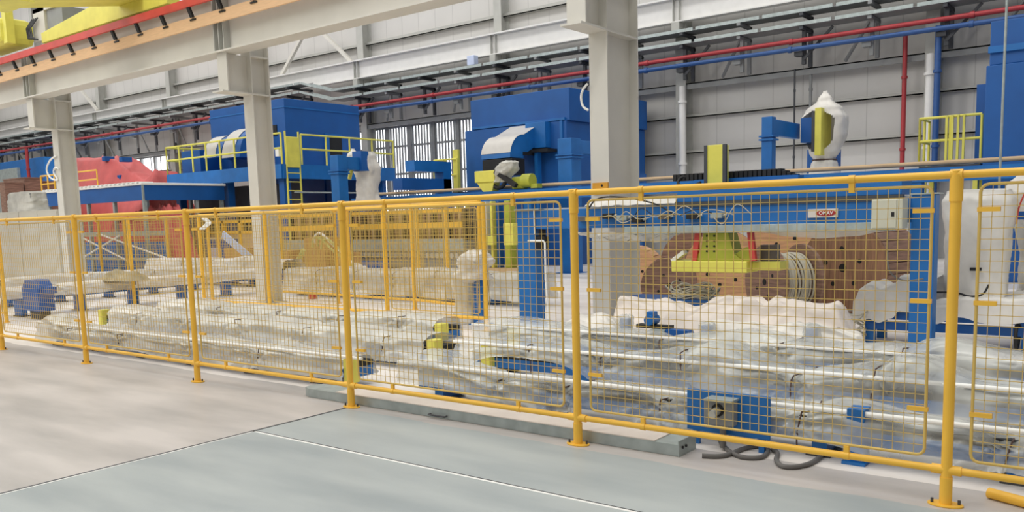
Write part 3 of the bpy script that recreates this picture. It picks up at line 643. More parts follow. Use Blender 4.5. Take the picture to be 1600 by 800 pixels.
for i in range(27):
    x = -5.53+i*.063
    z = 2.12 if i < 24 else 2.12-(i-23)*.025
    g = MB().box(x, x+.052, YG+.55, YG+.70, z-.045, z+.045); obj('chain_link', g, 'black', ch, bevel=.006)
obj('chain_bracket', MB().box(-5.2, -3.8, YG+.52, YG+.72, 1.97, 2.075), 'blue', t)
obj('hose_loop', MB().tube(curve([(-5.25, YG+.6, 2.12), (-5.4, YG+.55, 2.12), (-5.42, YG+.5, 2.03), (-5.25, YG+.5, 1.99), (-5.1, YG+.52, 2.04)]), .02, 8), 'black', t)
# small blue wrapped post
t = thing('wrapped_post', 'slim blue post with a crumpled film hood in front of the inner fence', 'post', (-8.62, 10.28, 0))
obj('upright', MB().box(-8.71, -8.53, 10.2, 10.36, .015, .92), 'blue', t, bevel=.006); obj('base_plate', MB().box(-8.76, -8.48, 10.14, 10.42, 0, .015), 'blue', t)
obj('film_hood', bag((-8.78, 10.25), .66, 1.16, [(0, .14, .13), (.12, .30, .24), (.4, .24, .2), (.7, .30, .22), (.85, .25, .2), (1, .12, .1)], 5, 2.2, .17, lean=(.12, 0)), 'film_dense', t)
obj('film_hood', bag((-8.95, 10.28), .02, .78, [(0, .2, .2), (.4, .14, .14), (1, .2, .2)], 8, 2.2, .08), 'film', t)
# ------------------------------------------------------------------ wooden cable drums
def drum(label, c, ang, r, w, rd, m1, m2, holes=4, cable=0, lag=None):
    t = thing('cable_drum', label, 'cable drum', (c[0], c[1], 0))
    ax = Vector((math.cos(math.radians(ang)), math.sin(math.radians(ang)), 0)); sd = Vector((-ax.y, ax.x, 0)); O = Vector((c[0], c[1], r+.005))
    def disc(o, h, rr, n=40):
        vs = []; fs = []
        for d in (0, h):
            for k in range(n): a = 2*math.pi*k/n; vs.append(o+ax*d+sd*rr*math.cos(a)+Vector((0, 0, rr*math.sin(a))))
        return MB().add(vs, [tuple(range(n)), tuple(reversed(range(n, 2*n)))]+[(k, (k+1) % n, n+(k+1) % n, n+k) for k in range(n)])
    for i, d in enumerate((w/2, -w/2-.06)):
        f = obj('flange', disc(O+ax*d, .06, r), (m1, m2)[i], t, bevel=.006)
        fo = O+ax*(w/2+.06 if i == 0 else -w/2-.064)
        obj('hub_hole', disc(fo, .004, r*.09, 16), 'black', f)
        for k in range(holes):
            a = 2*math.pi*(k+.3)/holes
            obj('bolt_hole', disc(fo+sd*r*.42*math.cos(a)+Vector((0, 0, r*.42*math.sin(a))), .004, r*.05, 12), 'black', f)
    obj('barrel', disc(O-ax*w/2, w, rd), m2, t)
    if cable:
        n = cable
        for k in range(n):
            o = O-ax*(w/2-.03-(w-.06)*k/(n-1)); pts = []
            for j in range(26): a = 2*math.pi*j/26; pts.append(o+(sd*math.cos(a)+Vector((0, 0, math.sin(a))))*(rd+.03+.012*math.sin(k*5))+ax*.02*math.sin(a+k))
            obj('cable_turn', MB().tube(pts, .021, 6, closed=True), 'cable', t)
    if lag:
        n = lag
        for k in range(n):
            a = 2*math.pi*k/n; d = sd*math.cos(a)+Vector((0, 0, math.sin(a))); 
            if d.z < -.92: continue
            q = O+d*(r-.012); g = MB().bar(q-ax*(w/2-.002), q+ax*(w/2-.002), .024, 2*math.pi*r/n-.012, d.cross(ax)); obj('lagging_plank', g, m2, t)
    return t
def at(x, Y): q = P(x, 430, Y); return (q.x, q.y)
drum('light wooden cable drum with bolt holes, half hidden by the near steel column', at(992, 14.0), -72, .53, .55, .3, 'wood', 'wood', 5, lag=22)
drum('dark weathered cable drum under the left end of the yellow lifter plate', at(1046, 13.0), -64, .46, .5, .28, 'wood_dark', 'wood_dark', 4)
drum('large light wooden drum behind the olive lifter head', at(1130, 14.3), -66, .66, .6, .35, 'wood', 'wood_mid', 6)
drum('grey brown cable drum wound with pale cable under the maker sign', at(1225, 13.0), -126, .56, .56, .38, 'wood_dark', 'wood_dark', 4, cable=13)
drum('big lagged wooden drum behind the pale cable drum, left of the beige box', at(1345, 14.3), -104, .72, .95, .4, 'wood_mid', 'wood_dark', 5, lag=26)
drum('tall light wooden drum at the back above the pale cable drum', at(1238, 15.8), -75, .80, .6, .45, 'wood', 'wood_mid', 6)
drum('dark drum standing at the back between the light wooden drums', at(1090, 15.6), -80, .66, .5, .4, 'wood_dark', 'wood_mid', 4)
def coil(name, label, c, R_, n, seed, mt, r=.012, squash=.5, H=.16):
    t = thing(name, label, 'cable coil', c); rnd = random.Random(seed)
    for k in range(n):
        pts = []; a0 = rnd.random()*6; rx = R_*rnd.uniform(.7, 1.05); ry = R_*squash*rnd.uniform(.7, 1.1); ox = rnd.uniform(-.08, .08)*R_*3; z = c[2]+r+H*k/n; ti = rnd.uniform(-.25, .25)
        for j in range(24):
            a = 2*math.pi*j/24
            pts.append((c[0]+ox+rx*math.cos(a+a0), c[1]+ry*math.sin(a+a0), max(c[2]+r, z+ti*.2*math.cos(a)+.05*nz(a, k, seed)+.03*math.sin(3*a+k))))
        obj('cable_turn', MB().tube(pts, r, 6, closed=True), mt, t)
    return t
# pallet under the loose coil
cc = P(1080, 470, 10.75)
t = thing('steel_bed', 'blue steel bed behind the white sheets carrying the loose cable coil', 'bed', (cc.x, 10.8, 0))
obj('bed_plate', MB().box(cc.x-1.0, cc.x+.75, 10.55, 11.15, .40, .48), 'deep_blue', t, bevel=.006)
for dx in (-.9, .65):
    for y in (10.62, 11.06): obj('leg', MB().box(cc.x+dx-.05, cc.x+dx+.05, y-.05, y+.05, 0, .40), 'deep_blue', t)
coil('cable_coil', 'loose tangled pale cable coil in front of the dark drum', (cc.x, 10.78, .48), .33, 14, 4, 'cable', .011, .55, .17)
cb = P(1328, 480, 10.9)
coil('cable_coil', 'small pale cable coil beside the white sheet left of the blue column', (cb.x, 10.85, .0), .22, 8, 6, 'cable', .010, .8, .42)
# ------------------------------------------------------------------ white sheets over low beds behind the conveyors
def tab(Y, pts): return [(P(x, y, Y).x, P(x, y, Y).z) for x, y in pts]
Ya = 9.75
T = tab(Ya, [(955, 500), (975, 470), (1000, 471), (1030, 474), (1060, 471), (1085, 480), (1120, 470), (1160, 467), (1185, 470), (1200, 480), (1225, 470), (1260, 470), (1300, 474), (1330, 490), (1345, 515)])
single('dust_sheet', mound(T[0][0], T[-1][0], Ya, .40, T, 11, amp=.05), 'sheet', 'rumpled white dust sheets heaped in a long row in front of the cable drums', 'sheet', solid=.004)
Yb = 9.15
T = tab(Yb, [(880, 520), (905, 490), (940, 488), (965, 500), (985, 520)])
single('film_heap', mound(T[0][0]-.1, T[-1][0], Yb, .35, T, 12, amp=.03, nx=60), 'film_dense', 'heap of white film right of the second fence post from the right', 'film')
T = tab(Yb, [(1095, 520), (1110, 505), (1180, 505), (1240, 508), (1300, 515), (1345, 525), (1360, 545)])
single('film_heap', mound(T[0][0], T[-1][0], Yb, .30, T, 13, amp=.03), 'film_dense', 'smooth white film stretched over a bed in front of the dust sheets', 'film')
for i, (x, y, lb) in enumerate(((978, 497, 'film wrapped stub post with a pinched neck right of the film heap'), (1105, 508, 'film wrapped stub post left of the stretched white film'), (1268, 512, 'film wrapped stub post rising out of the stretched white film'))):
    q = P(x, y, 8.95)
    t = thing('wrapped_stub', lb, 'stub post', (q.x, 8.95, 0))
    obj('post', MB().box(q.x-.05, q.x+.05, 8.9, 9.0, 0, q.z), 'paleblue', t); obj('film', bag((q.x, 8.95), .02, q.z+.04, [(0, .3, .22), (.35, .16, .14), (.62, .07, .07), (.7, .09, .09), (.95, .09, .09), (1, .04, .04)], i+3, 2.2, .09, 40, 30), 'film_clear', t)
# motor and box poking out between the sheets
q = P(1017, 500, 8.98)
t = thing('gear_motor', 'small blue motor on a grey box poking out between the white sheets', 'motor', (q.x, 9.0, 0))
obj('body', MB().cyl((q.x, 8.92, q.z), (q.x, 9.1, q.z), .062, 16), 'blue', t); obj('terminal_box', MB().box(q.x-.05, q.x+.05, 8.96, 9.06, q.z+.04, q.z+.1), 'blue', t, bevel=.008)
obj('flange', MB().box(q.x-.2, q.x+.24, 8.98, 9.1, q.z-.10, q.z-.06), 'black', t)
obj('gearbox', MB().box(q.x+.02, q.x+.22, 8.90, 9.08, .05, q.z-.10), 'galv', t, bevel=.006); obj('plinth', MB().box(q.x-.1, q.x+.3, 8.88, 9.1, 0, .05), 'darkgrey', t)
q2 = P(1063, 522, 8.98)
obj('drive_beam', MB().prism([(q.x+.22, .18), (q2.x+.16, .18), (q2.x+.12, q2.z+.05), (q.x+.22, q2.z+.05)], 'y', 8.92, 9.06), 'deep_blue', t)
# ------------------------------------------------------------------ bench and wrapped machines at the right edge
Yc = 11.2
bx0 = P(1338, 480, Yc).x
t = thing('machine_bench', 'blue machine bench behind the right blue column, half draped in white', 'bench', (bx0+.9, Yc, 0))
ztb = P(1400, 505, Yc-.35).z+.14
obj('bench_top', MB().box(bx0+.05, 1.0, Yc-.33, Yc+.35, ztb-.1, ztb), 'deep_blue', t)
for x in (bx0+.25, bx0+.75, -1.3, -.5, .6): [obj('leg', MB().box(x-.05, x+.05, y_, y_+.1, 0, ztb-.1), 'blue', t) for y_ in (Yc-.3, Yc+.2)]
obj('lower_rail', MB().box(bx0+.2, .9, Yc-.32, Yc-.24, .18, .28), 'deep_blue', t); obj('shelf', MB().box(bx0+.2, .9, Yc-.2, Yc+.25, .30, .34), 'sheet', t)
for x in (P(1545, 525, Yc-.3).x, P(1370, 520, Yc-.3).x):
    mo = obj('motor', MB().cyl((x-.2, Yc-.12, .46), (x+.18, Yc-.12, .46), .08, 18), 'motor', t); obj('motor_end', MB().cyl((x+.18, Yc-.12, .46), (x+.25, Yc-.12, .46), .05, 12), 'black', mo); obj('motor_foot', MB().box(x-.13, x+.1, Yc-.17, Yc-.07, .34, .4), 'darkgrey', mo)
wh = obj('hand_wheel', MB().tube([(P(1588, 555, Yc-.4).x+.0, Yc-.4+.0+.12*math.cos(a*math.pi/10), .2+.14*math.sin(a*math.pi/10)) for a in range(20)], .02, 8, closed=True), 'black', t)
def drape(x0, x1, y0, y1, zf, drop, seed, nx=60, ny=40):
    def fn(u, v):
        x = x0+(x1-x0)*u; Ltot = (y1-y0)+2*drop; s = v*Ltot; dd = drop*(1+.5*nz(x*2.3, 4, seed))
        zt_ = zf(x)+.03*nz(x*3, v*3, seed)
        fo = .05*nz(x*4.5, v*1.2, seed+2)
        if s < drop: return (x, y0-.05-fo-.04*(1-s/drop), max(.03, zt_-dd*(1-s/drop)))
        if s > Ltot-drop: return (x, y1+.05+fo, max(.03, zt_-drop*(1-(Ltot-s)/drop)))
        return (x, y0-.05+(y1-y0+.1)*(s-drop)/(y1-y0), zt_+.03*crease(x, v, seed, 3))
    return MB().grid(fn, nx, ny)
T = tab(Yc-.3, [(1335, 470), (1345, 452), (1362, 443), (1378, 450), (1398, 446), (1410, 433), (1430, 432)])
single('white_cover', drape(T[0][0], T[-1][0]+.25, Yc-.3, Yc+.3, lambda x: interp(T, x), .40, 21), 'film_dense', 'white film cover thrown over the bench left of the right blue column', 'cover')
T = tab(Yc-.4, [(1462, 470), (1500, 466), (1600, 466)])
single('white_cover', drape(T[0][0], .9, Yc-.42, Yc+.35, lambda x: interp(T, x), .26, 22), 'film_dense', 'white film cover hanging off the bench below the wrapped cabinet', 'cover')
a, b = P(1474, 400, 11.15), P(1580, 400, 11.15); zt = P(1530, 297, 11.15).z; zb = P(1530, 466, 11.15).z
t = thing('wrapped_cabinet', 'upright cabinet wrapped in white plastic behind the nearest fence post', 'cabinet', ((a.x+b.x)/2, 11.2, zb))
obj('body', MB().box(a.x+.12, b.x-.14, 11.05, 11.4, zb, zt-.08), 'cabinet', t)
obj('plastic_cover', bag(((a.x+b.x)/2, 11.2), zb, zt, [(0, .30, .24), (.12, .31, .24), (.6, .32, .26), (.78, .36, .27), (.9, .36, .27), (1, .30, .22)], 31, 4.5, .045, 64, 50), 'film_dense', t)
obj('label_slot', MB().box(P(1516, 420, 10.93).x, P(1534, 420, 10.93).x, 10.9, 10.93, P(1525, 423, 10.93).z, P(1525, 418, 10.93).z), 'black', t)
obj('hanging_cable', MB().tube(curve([P(1440, 457, 10.9), P(1490, 457, 10.9), P(1515, 463, 10.85), P(1535, 460, 10.85), P(1545, 445, 10.9)]), .012, 6), 'black', t)
c = P(1598, 410, 12.05)
t = thing('wrapped_machine', 'film wrapped machine cut off at the right edge of the photo', 'machine', (c.x+.15, 12.1, 0))
obj('frame', MB().box(c.x-.0, c.x+.6, 12.02, 12.3, 0, 1.85), 'darkgrey', t, bevel=.01)
obj('plastic_cover', bag((c.x+.25, 12.05), .5, 1.45, [(0, .3, .25), (.5, .26, .25), (1, .34, .28)], 41, 3, .08), 'film', t); obj('plastic_hood', bag((c.x+.15, 12.0), 1.55, 2.02, [(0, .28, .2), (.5, .36, .3), (1, .2, .18)], 42, 2.3, .08), 'film_dense', t)
obj('red_wire', MB().tube(curve([P(1588, 350, 11.3), P(1592, 325, 11.3), P(1602, 300, 11.3)]), .01, 6), 'red', t)

q = G(205, 432, .66)
t = thing('burlap_sack', 'crumpled brown sacking lying on the rear white cross conveyor', 'sack', (q.x, q.y, .6))
obj('sacking', mound(q.x-1.1, q.x+.3, q.y, .3, [(q.x-.9, .62), (q.x-.5, .80), (q.x, .72), (q.x+.1, .80), (q.x+.3, .62)], 44, lo=.58, amp=.04, nx=60, ny=24), 'burlap', t)
# ------------------------------------------------------------------ transfer track, portals
YT = 19.7
zt = P(1000, 275, YT).z-.19
t = thing('transfer_track', 'long blue track beam with a beige pipe on top behind the whole line', 'track', (-10, YT+.2, 0))
obj('beam', MB().box(-22, 3, YT, YT+.35, zt-.28, zt), 'blue', t)
obj('pipe', MB().tube([(-22, YT+.5, zt+.12), (3, YT+.5, zt+.12)], .05, 8), 'tan', t)
obj('walkway', MB().box(-22, 3, YT+.35, YT+.58, zt-.1, zt+.02), 'deep_blue', t)
for x in [-21.5+3.4*i for i in range(8)]: obj('leg', MB().box(x-.12, x+.12, YT+.03, YT+.3, 0, zt-.28), 'blue', t)
def portal(name, label, px, pyt, Y0, Y1, pw):
    q = P(px, pyt, Y0); x = q.x; ztop = q.z
    t = thing(name, label, 'portal', (x, Y0, 0))
    obj('post', MB().box(x, x+pw, Y0, Y0+pw, .02, ztop), 'blue', t, bevel=.01); obj('base_plate', MB().box(x-.1, x+pw+.1, Y0-.1, Y0+pw+.1, 0, .02), 'blue', t)
    obj('arm', MB().box(x+.05, x+pw-.05, Y0+pw, Y1, ztop-.42, ztop-.04), 'blue', t, bevel=.01)
    for s in (-1, 1): obj('flange', MB().box(x-.05, x+pw+.05, Y0-.05, Y0+pw+.05, ztop-.50+.04*s-.02, ztop-.50+.04*s+.02), 'blue', t)
    return t, x, ztop
YQ = 20.75
t, x, z = portal('gantry_portal', 'blue portal arm in front of the blue duct housing, beside the near steel column', 871, 217, YQ, YQ+3.4, .48)
obj('rear_post', MB().box(x, x+.48, YQ+3.4, YQ+3.9, .02, z), 'blue', t, bevel=.01); obj('rear_foot', MB().box(x-.6, x+.6, YQ+3.2, YQ+4.1, zt-.1, zt+.5), 'deep_blue', t)
c = P(1003, 250, YQ+2.4)
obj('film_hood', bag((x+.9, YQ+2.2), zt+.05, P(1003, 195, YQ+2.4).z, [(0, .3, .3), (.3, .32, .4), (.8, .34, .42), (1, .2, .2)], 51, 2.3, .07), 'film_dense', t)
t, x, z = portal('gantry_portal', 'right blue portal arm whose lifting head hangs under a gathered white hood', 1190, 183, YQ-.3, YQ+1.75, .26)
obj('rear_post', MB().box(x+.0, x+.35, YQ+3.4, YQ+3.8, .02, z-.1), 'blue', t, bevel=.01); obj('rear_arm', MB().box(x, x+.42, YQ+2.8, YQ+3.4, z-.42, z-.1), 'blue', t)
obj('rear_box', MB().box(x-.1, x+.6, YQ+3.2, YQ+3.9, zt+.2, zt+.85), 'deep_blue', t, bevel=.01)
q = P(1285, 215, YQ+1.9); xc = q.x
hz0, hz1 = P(1285, 238, YQ+1.9).z, P(1285, 178, YQ+1.9).z
obj('lifting_head', MB().box(xc-.42, xc-.08, YQ+1.5, YQ+2.2, hz0+.25, hz1-.1), 'deep_blue', t)
obj('carriage_plate', MB().box(xc-.08, xc+.0, YQ+1.3, YQ+2.2, hz0, hz1), 'darkgrey', t)
obj('yellow_mast', MB().box(xc+.0, xc+.16, YQ+1.3, YQ+2.1, hz0-.1, hz1+.1), 'lime', t, bevel=.01)
zpk = P(1288, 143, YQ+1.9).z
obj('white_hood', bag((xc+.06, YQ+1.9), zt+.02, zpk, [(0, .36, .36), (.16, .32, .30), (.21, .26, .26), (.30, .38, .34), (.5, .50, .46), (.68, .54, .48), (.78, .44, .4), (.9, .18, .18), (1, .05, .05)], 61, 2.4, .05, 72, 70, fine=.03, hole=(.55, .86, .30, .76)), 'film_dense', t)
obj('hood_tie', MB().tube([(xc+.06+.29*math.cos(a*math.pi/12), YQ+1.9+.28*math.sin(a*math.pi/12), zt+.02+.205*(zpk-zt)) for a in range(24)], .02, 6, closed=True), 'twine', t)
YQ0 = YQ; YQ = 17.5
t, x, z = portal('gantry_portal', 'left blue portal arm with a drooping white film hood before the louvred window', 515, 243, YQ, YQ+1.1, .36)
q = P(565, 270, YQ+1.2); xc = q.x-.1
obj('lifting_head', MB().box(x, x+.4, YQ+.9, YQ+1.2, z-.45, z+.15), 'deep_blue', t)
obj('rear_arm', MB().box(x, x+.42, YQ+3.2, YQ+4.6, z-.40, z-.05), 'blue', t); obj('rear_post', MB().box(x, x+.42, YQ+4.6, YQ+5.0, .02, z-.05), 'blue', t); obj('rear_beam', MB().box(x, x+.42, YQ+2.6, YQ+5.0, zt+.22, zt+.6), 'deep_blue', t)
obj('film_hood', bag((xc+.1, YQ+1.4), zt-.22, P(572, 236, YQ+1.2).z, [(0, .40, .3), (.2, .33, .28), (.5, .34, .3), (.7, .42, .34), (.9, .36, .3), (1, .24, .22)], 71, 3, .12), 'film_dense', t)
obj('hood_tip', bag((xc-.36, YQ+1.3), P(550, 255, YQ+1.2).z, P(553, 232, YQ+1.2).z, [(0, .16, .16), (.5, .2, .18), (1, .04, .04)], 72, 2.3, .08), 'film_dense', t)
obj('yellow_lip', MB().tube(curve([P(546, 280, YQ+.9), P(549, 262, YQ+.9), P(547, 250, YQ+.9)]), .06, 8), 'lime', t)
YQ = YQ0
# yellow carriage with a film wrapped motor on the track
q = P(790, 285, YT+.3)
t = thing('yellow_carriage', 'yellow carriage with a black cable chain and a film wrapped motor on the track', 'carriage', (q.x, YT+.1, zt))
def pb(x0, x1, y0, y1, Y, dep): a = P(x0, y1, Y); b = P(x1, y0, Y); return MB().box(a.x, b.x, Y, Y+dep, a.z, b.z)
yy = YT+.0
a = P(741, 268, yy); b = P(763, 285, yy); zc = P(741, 286, yy).z
obj('yoke', MB().box(a.x, P(772, 270, yy).x, yy, yy+.42, zc, a.z), 'lime', t, bevel=.02)
obj('yoke_leg', MB().prism([(a.x+.05, zc), (a.x+.7, zc), (a.x+.62, zt+.004), (a.x+.28, zt+.004)], 'y', yy+.04, yy+.33), 'lime', t)
obj('wheel_guard', MB().tube([Vector((P(776, 290, yy).x+.26*math.cos(an*math.pi/12), yy+.1, zt+.35+.26*math.sin(an*math.pi/12))) for an in range(0, 25)], .06, 8), 'black', t)
obj('cable_chain', MB().bar(Vector((P(776, 290, yy).x, yy-.03, zt+.56)), Vector((P(803, 293, yy).x+.1, yy-.03, zt+.12)), .14, .12), 'black', t)
obj('gearbox', MB().box(P(795, 290, yy).x, P(815, 290, yy).x, yy+.12, yy+.34, zt+.035, zt+.38), 'olive', t, bevel=.04)
obj('motor', MB().cyl((P(812, 290, yy).x, yy+.2, zt+.25), (P(826, 290, yy).x, yy+.2, zt+.25), .2, 18), 'olive', t)
obj('foot_plate', MB().box(P(826, 290, yy).x, P(836, 290, yy).x, yy+.1, yy+.34, zt+.035, zt+.16), 'olive', t)
obj('film_wrap', bag((P(778, 270, yy).x, yy+.15), zt+.25, P(787, 251, yy-.1).z, [(0, .2, .2), (.3, .24, .22), (.65, .34, .25), (.9, .3, .22), (1, .15, .12)], 81, 2.2, .14, lean=(.32, 0)), 'film', t)
def col(n, x0, x1, y, dep, z0, z1, mt): obj(n, MB().box(P(x0, 350, y).x, P(x1, 350, y).x, y, y+dep, z0, z1), mt, t, bevel=.015)
col('white_column', 748, 760, yy-.6, .3, .25, zt-.3, 'cream'); col('front_column', 766, 769, yy-.6, .2, .25, zt-.3, 'lime'); col('mast_foot', 745, 770, yy-.75, .15, .9, 1.15, 'lime')
col('lift_column', 788, 796, yy-.6, .3, .25, zt-.3, 'olive'); col('lift_head', 786, 801, yy-.9, .3, .9, 1.5, 'lime'); col('base', 742, 806, yy-.9, .7, 0, .25, 'tan'); col('blue_column', 776, 780, yy-.5, .2, .25, zt-.3, 'deep_blue')
# ------------------------------------------------------------------ enclosures
def railing(t, pts, z, h=1.05, step=1.4, mt='lime', r=.03):
    for (a, b) in zip(pts, pts[1:]):
        a = Vector((*a, z)); b = Vector((*b, z)); n = max(1, round((b-a).length/step))
        for k in range(n+1): p = a.lerp(b, k/n); obj('railing_post', MB().tube([p, p+Vector((0, 0, h))], r, 8), mt, t)
        for hh in (h, h*.52): obj('railing_bar', MB().tube([a+Vector((0, 0, hh)), b+Vector((0, 0, hh))], r, 8), mt, t)
# middle enclosure with duct
YM = 24.0
a = P(735, 163, YM); b = P(889, 138, YM); X0, X1, ZT = a.x, b.x, P(889, 136, YM).z
Xs = P(727, 190, YM).x
t = thing('blue_enclosure', 'blue sheet metal enclosure with a round topped intake duct in mid hall', 'enclosure', (X0, YM, 0))
zs_ = P(800, 192, YM).z; zs_ = ZT-1.05
obj('lower_housing', MB().box(Xs, X1-.1, YM-.05, YM+5.2, 0, zs_), 'deep_blue', t, bevel=.02)
obj('upper_housing', MB().box(X0, X1, YM, YM+5.2, zs_, ZT), 'deep_blue', t, bevel=.02)
obj('trim_band', MB().box(X0+.1, X1-.15, YM-.08, YM, zs_+.02, zs_+.10), 'blue', t); obj('door_post', MB().box(P(877, 200, YM).x, P(881, 200, YM).x, YM-.1, YM, 1, zs_), 'blue', t)
Yd = YM-1.7
l, r_ = P(752, 245, Yd).x, P(797, 245, Yd).x; zb_ = P(770, 248, Yd).z; zt_ = P(770, 211, Yd).z
# elbow seen end on: width along x, curve runs from the mouth up and back into the wall
prof = []
R1 = zt_-zb_
pr = [(Yd, zb_)]+[(Yd+R1*(1-math.cos(an*math.pi/16)), zb_+R1*math.sin(an*math.pi/16)) for an in range(1, 9)]
pr += [(YM, zt_+.42), (YM, zb_+.55), (Yd+R1, zb_+.12), (Yd+R1*.95, zb_)]
d = obj('intake_duct', MB().prism(pr, 'x', l, r_), 'blue', t)
shell = MB()
top_ = [(y-.012 if i < 6 else y, z+.012) for i, (y, z) in enumerate(pr[1:9])]+[(YM, zt_+.432)]
shell.add([(x, y, z) for (y, z) in top_ for x in (l-.01, r_+.01)], [(2*i, 2*i+1, 2*i+3, 2*i+2) for i in range(len(top_)-1)], True)
obj('duct_skin', shell, 'duct', d); obj('filter_mouth', MB().box(l+.02, r_+.05, Yd+.02, Yd+R1*.95, zb_-.55, zb_-.02), 'black', d, bevel=.02)
obj('duct_flange', MB().box(r_, r_+.05, Yd+R1*.9, YM, zb_+.1, zb_+.2), 'black', d)
fx = P(847, 205, YM-.2).x
obj('duct_collar', MB().box(P(830, 190, YM).x, P(861, 190, YM).x, YM-.35, YM, P(850, 232, YM).z, P(850, 192, YM).z), 'blue', t, bevel=.01)
obj('collar_flange', MB().box(P(811, 233, YM-.4).x, P(861, 233, YM-.4).x, YM-.6, YM, P(835, 239, YM-.4).z, P(835, 234, YM-.4).z), 'black', t)
obj('collar_post', MB().box(P(838, 250, YM-.4).x, P(843, 250, YM-.4).x, YM-.5, YM-.3, .02, P(840, 238, YM-.4).z), 'blue', t)
t = thing('access_landing', 'small yellow railed landing in front of the louvred window', 'landing', (P(705, 290, 23.5).x, 23.5, 0))
xa, xb = P(688, 285, 23.5).x, P(724, 285, 23.5).x
obj('deck', MB().box(xa, xb, 23.2, 23.9, 2.55, 2.62), 'darkgrey', t)
for x in (xa+.1, xb-.1):
    for y in (23.3, 23.8): obj('deck_leg', MB().box(x-.05, x+.05, y-.05, y+.05, 0, 2.55), 'lime', t)
railing(t, [(xa, 23.85), (xa, 23.2), (xb, 23.2)], 2.62, 1.15, .75)
obj('ladder_cage', MB().box(P(714, 270, 23.5).x, P(722, 270, 23.5).x, 23.3, 23.4, 2.62, 4.1), 'lime', t)
# right blue machine and landing
YR = 20.8
a = P(1548, 30, YR); b = P(1541, 105, YR); zk = P(1541, 103, YR).z
t = thing('blue_enclosure', 'tall blue enclosure cut off by the right edge of the photo', 'enclosure', (a.x, YR, 0))
obj('lower_housing', MB().box(b.x, 3, YR, 28, 0, zk), 'deep_blue', t, bevel=.02); obj('upper_housing', MB().box(a.x, 3, YR+.05, 28, zk, P(1550, 33, YR).z), 'deep_blue', t, bevel=.02)
obj('band', MB().box(a.x-.02, 3, YR-.03, YR+.05, zk+.25, zk+.38), 'blue', t)
obj('door_leaf', MB().box(P(1524, 200, YR+2.5).x, b.x+.1, YR+2.5, YR+2.7, 0, P(1530, 132, YR+2.5).z), 'deep_blue', t)
obj('cable_drop', MB().tube([Vector((P(1568, 100, 15).x, 15, 0)), Vector((P(1568, 100, 15).x+.0, 15, 9))], .025, 8), 'cable', None) if False else None
xa, xb = P(1441, 240, 22.5).x, P(1536, 240, 22.5).x
t = thing('access_landing', 'yellow railed landing beside the tall blue enclosure at the right', 'landing', ((xa+xb)/2, 22.5, 0))
obj('deck', MB().box(xa, xb, 22.2, 23.2, 2.5, 2.58), 'darkgrey', t)
for x in (xa+.1, xb-.1):
    for y in (22.3, 23.1): obj('deck_leg', MB().box(x-.05, x+.05, y-.05, y+.05, 0, 2.5), 'lime', t)
railing(t, [(xa, 23.15), (xa, 22.2), (xb, 22.2)], 2.58, 1.1, .62)
for k in range(4): obj('gate_bar', MB().box(xa+.55+k*.12, xa+.6+k*.12, 22.15, 22.2, 2.6, 3.7), 'lime', t)
# left enclosure on its steel platform
YL = 21.5
Xk = P(443, 152, YL).x; ZT = P(443, 153, YL).z; Xa = P(327, 172, YL).x
zpl = P(395, 259, YL-2).z
t = thing('blue_enclosure', 'blue enclosure with two curved ducts on the left railed platform', 'enclosure', (Xk, YL, 0))
yB = PX(560, 163, Xk).y
obj('housing', MB().box(Xa, Xk, YL, yB, zpl+.012, ZT), 'deep_blue', t, bevel=.02)
obj('roof_band', MB().box(Xa-.03, Xk+.03, YL-.03, yB, ZT-.35, ZT-.3), 'blue', t)
zd = P(380, 197, YL).z
for i, (x0, x1, yt) in enumerate(((319, 337, 211), (347, 366, 198))):
    a = P(x0, 240, YL-1.2); b = P(x1, 240, YL-1.2); z1 = P((x0+x1)/2, yt, YL-1.2).z; z0 = max(zpl+.03, P(x0, 248, YL-1.2).z)
    R_ = z1-z0
    pr = [(YL-1.2+0, z0)]+[(YL-1.2+.9*R_*(1-math.cos(an*math.pi/16)), z0+R_*math.sin(an*math.pi/16)) for an in range(1, 9)]+[(YL, z1), (YL, z0)]
    dd = obj('curved_duct', MB().prism(pr, 'x', a.x, b.x+.35), 'deep_blue', t)
    tp = [(y-.015, z+.015) for y, z in pr[:9]]+[(YL, z1+.015)]
    sh = MB(); sh.add([(x, y, z) for (y, z) in tp for x in (a.x-.01, b.x+.0)], [(2*k, 2*k+1, 2*k+3, 2*k+2) for k in range(len(tp)-1)], True); obj('duct_skin', sh, 'duct', dd)
obj('filter_box', MB().box(P(283, 240, YL-1).x, P(312, 240, YL-1).x, YL-1, YL-.1, zpl+.02, P(300, 235, YL-1).z), 'deep_blue', t, bevel=.02)
wy0, wy1 = PX(513, 215, Xk).y, PX(533, 215, Xk).y
dr = obj('doorway', MB().box(Xk, Xk+.03, wy0, wy1, zpl+.02, PX(520, 214, Xk).z), 'black', t); obj('door_frame', MB().box(Xk, Xk+.06, wy0-.2, wy0, zpl+.02, PX(520, 214, Xk).z).box(Xk, Xk+.06, wy0-.2, wy1, PX(520, 214, Xk).z, PX(520, 214, Xk).z+.12), 'blue', t)
obj('vent', MB().box(Xk-2.2, Xk-.5, YL-.03, YL, P(432, 212, YL).z, P(432, 195, YL).z), 'black', t)
YPf = YL-1.5
xl = P(262, 270, YPf).x; xr = P(440, 240, YPf).x
t = thing('steel_platform', 'blue steel platform with yellow railings and ladder carrying the left enclosure', 'platform', ((xl+xr)/2, YPf, 0))
zp1 = zpl
obj('deck', MB().box(xl, xr, YPf, yB+.3, zp1-.08, zp1), 'blue', t)
obj('front_fascia', MB().box(xl, xr, YPf-.06, YPf, zp1-.5, zp1+.02), 'blue', t); obj('side_fascia', MB().box(xr, xr+.06, YPf, yB+.3, zp1-.5, zp1+.02), 'blue', t)
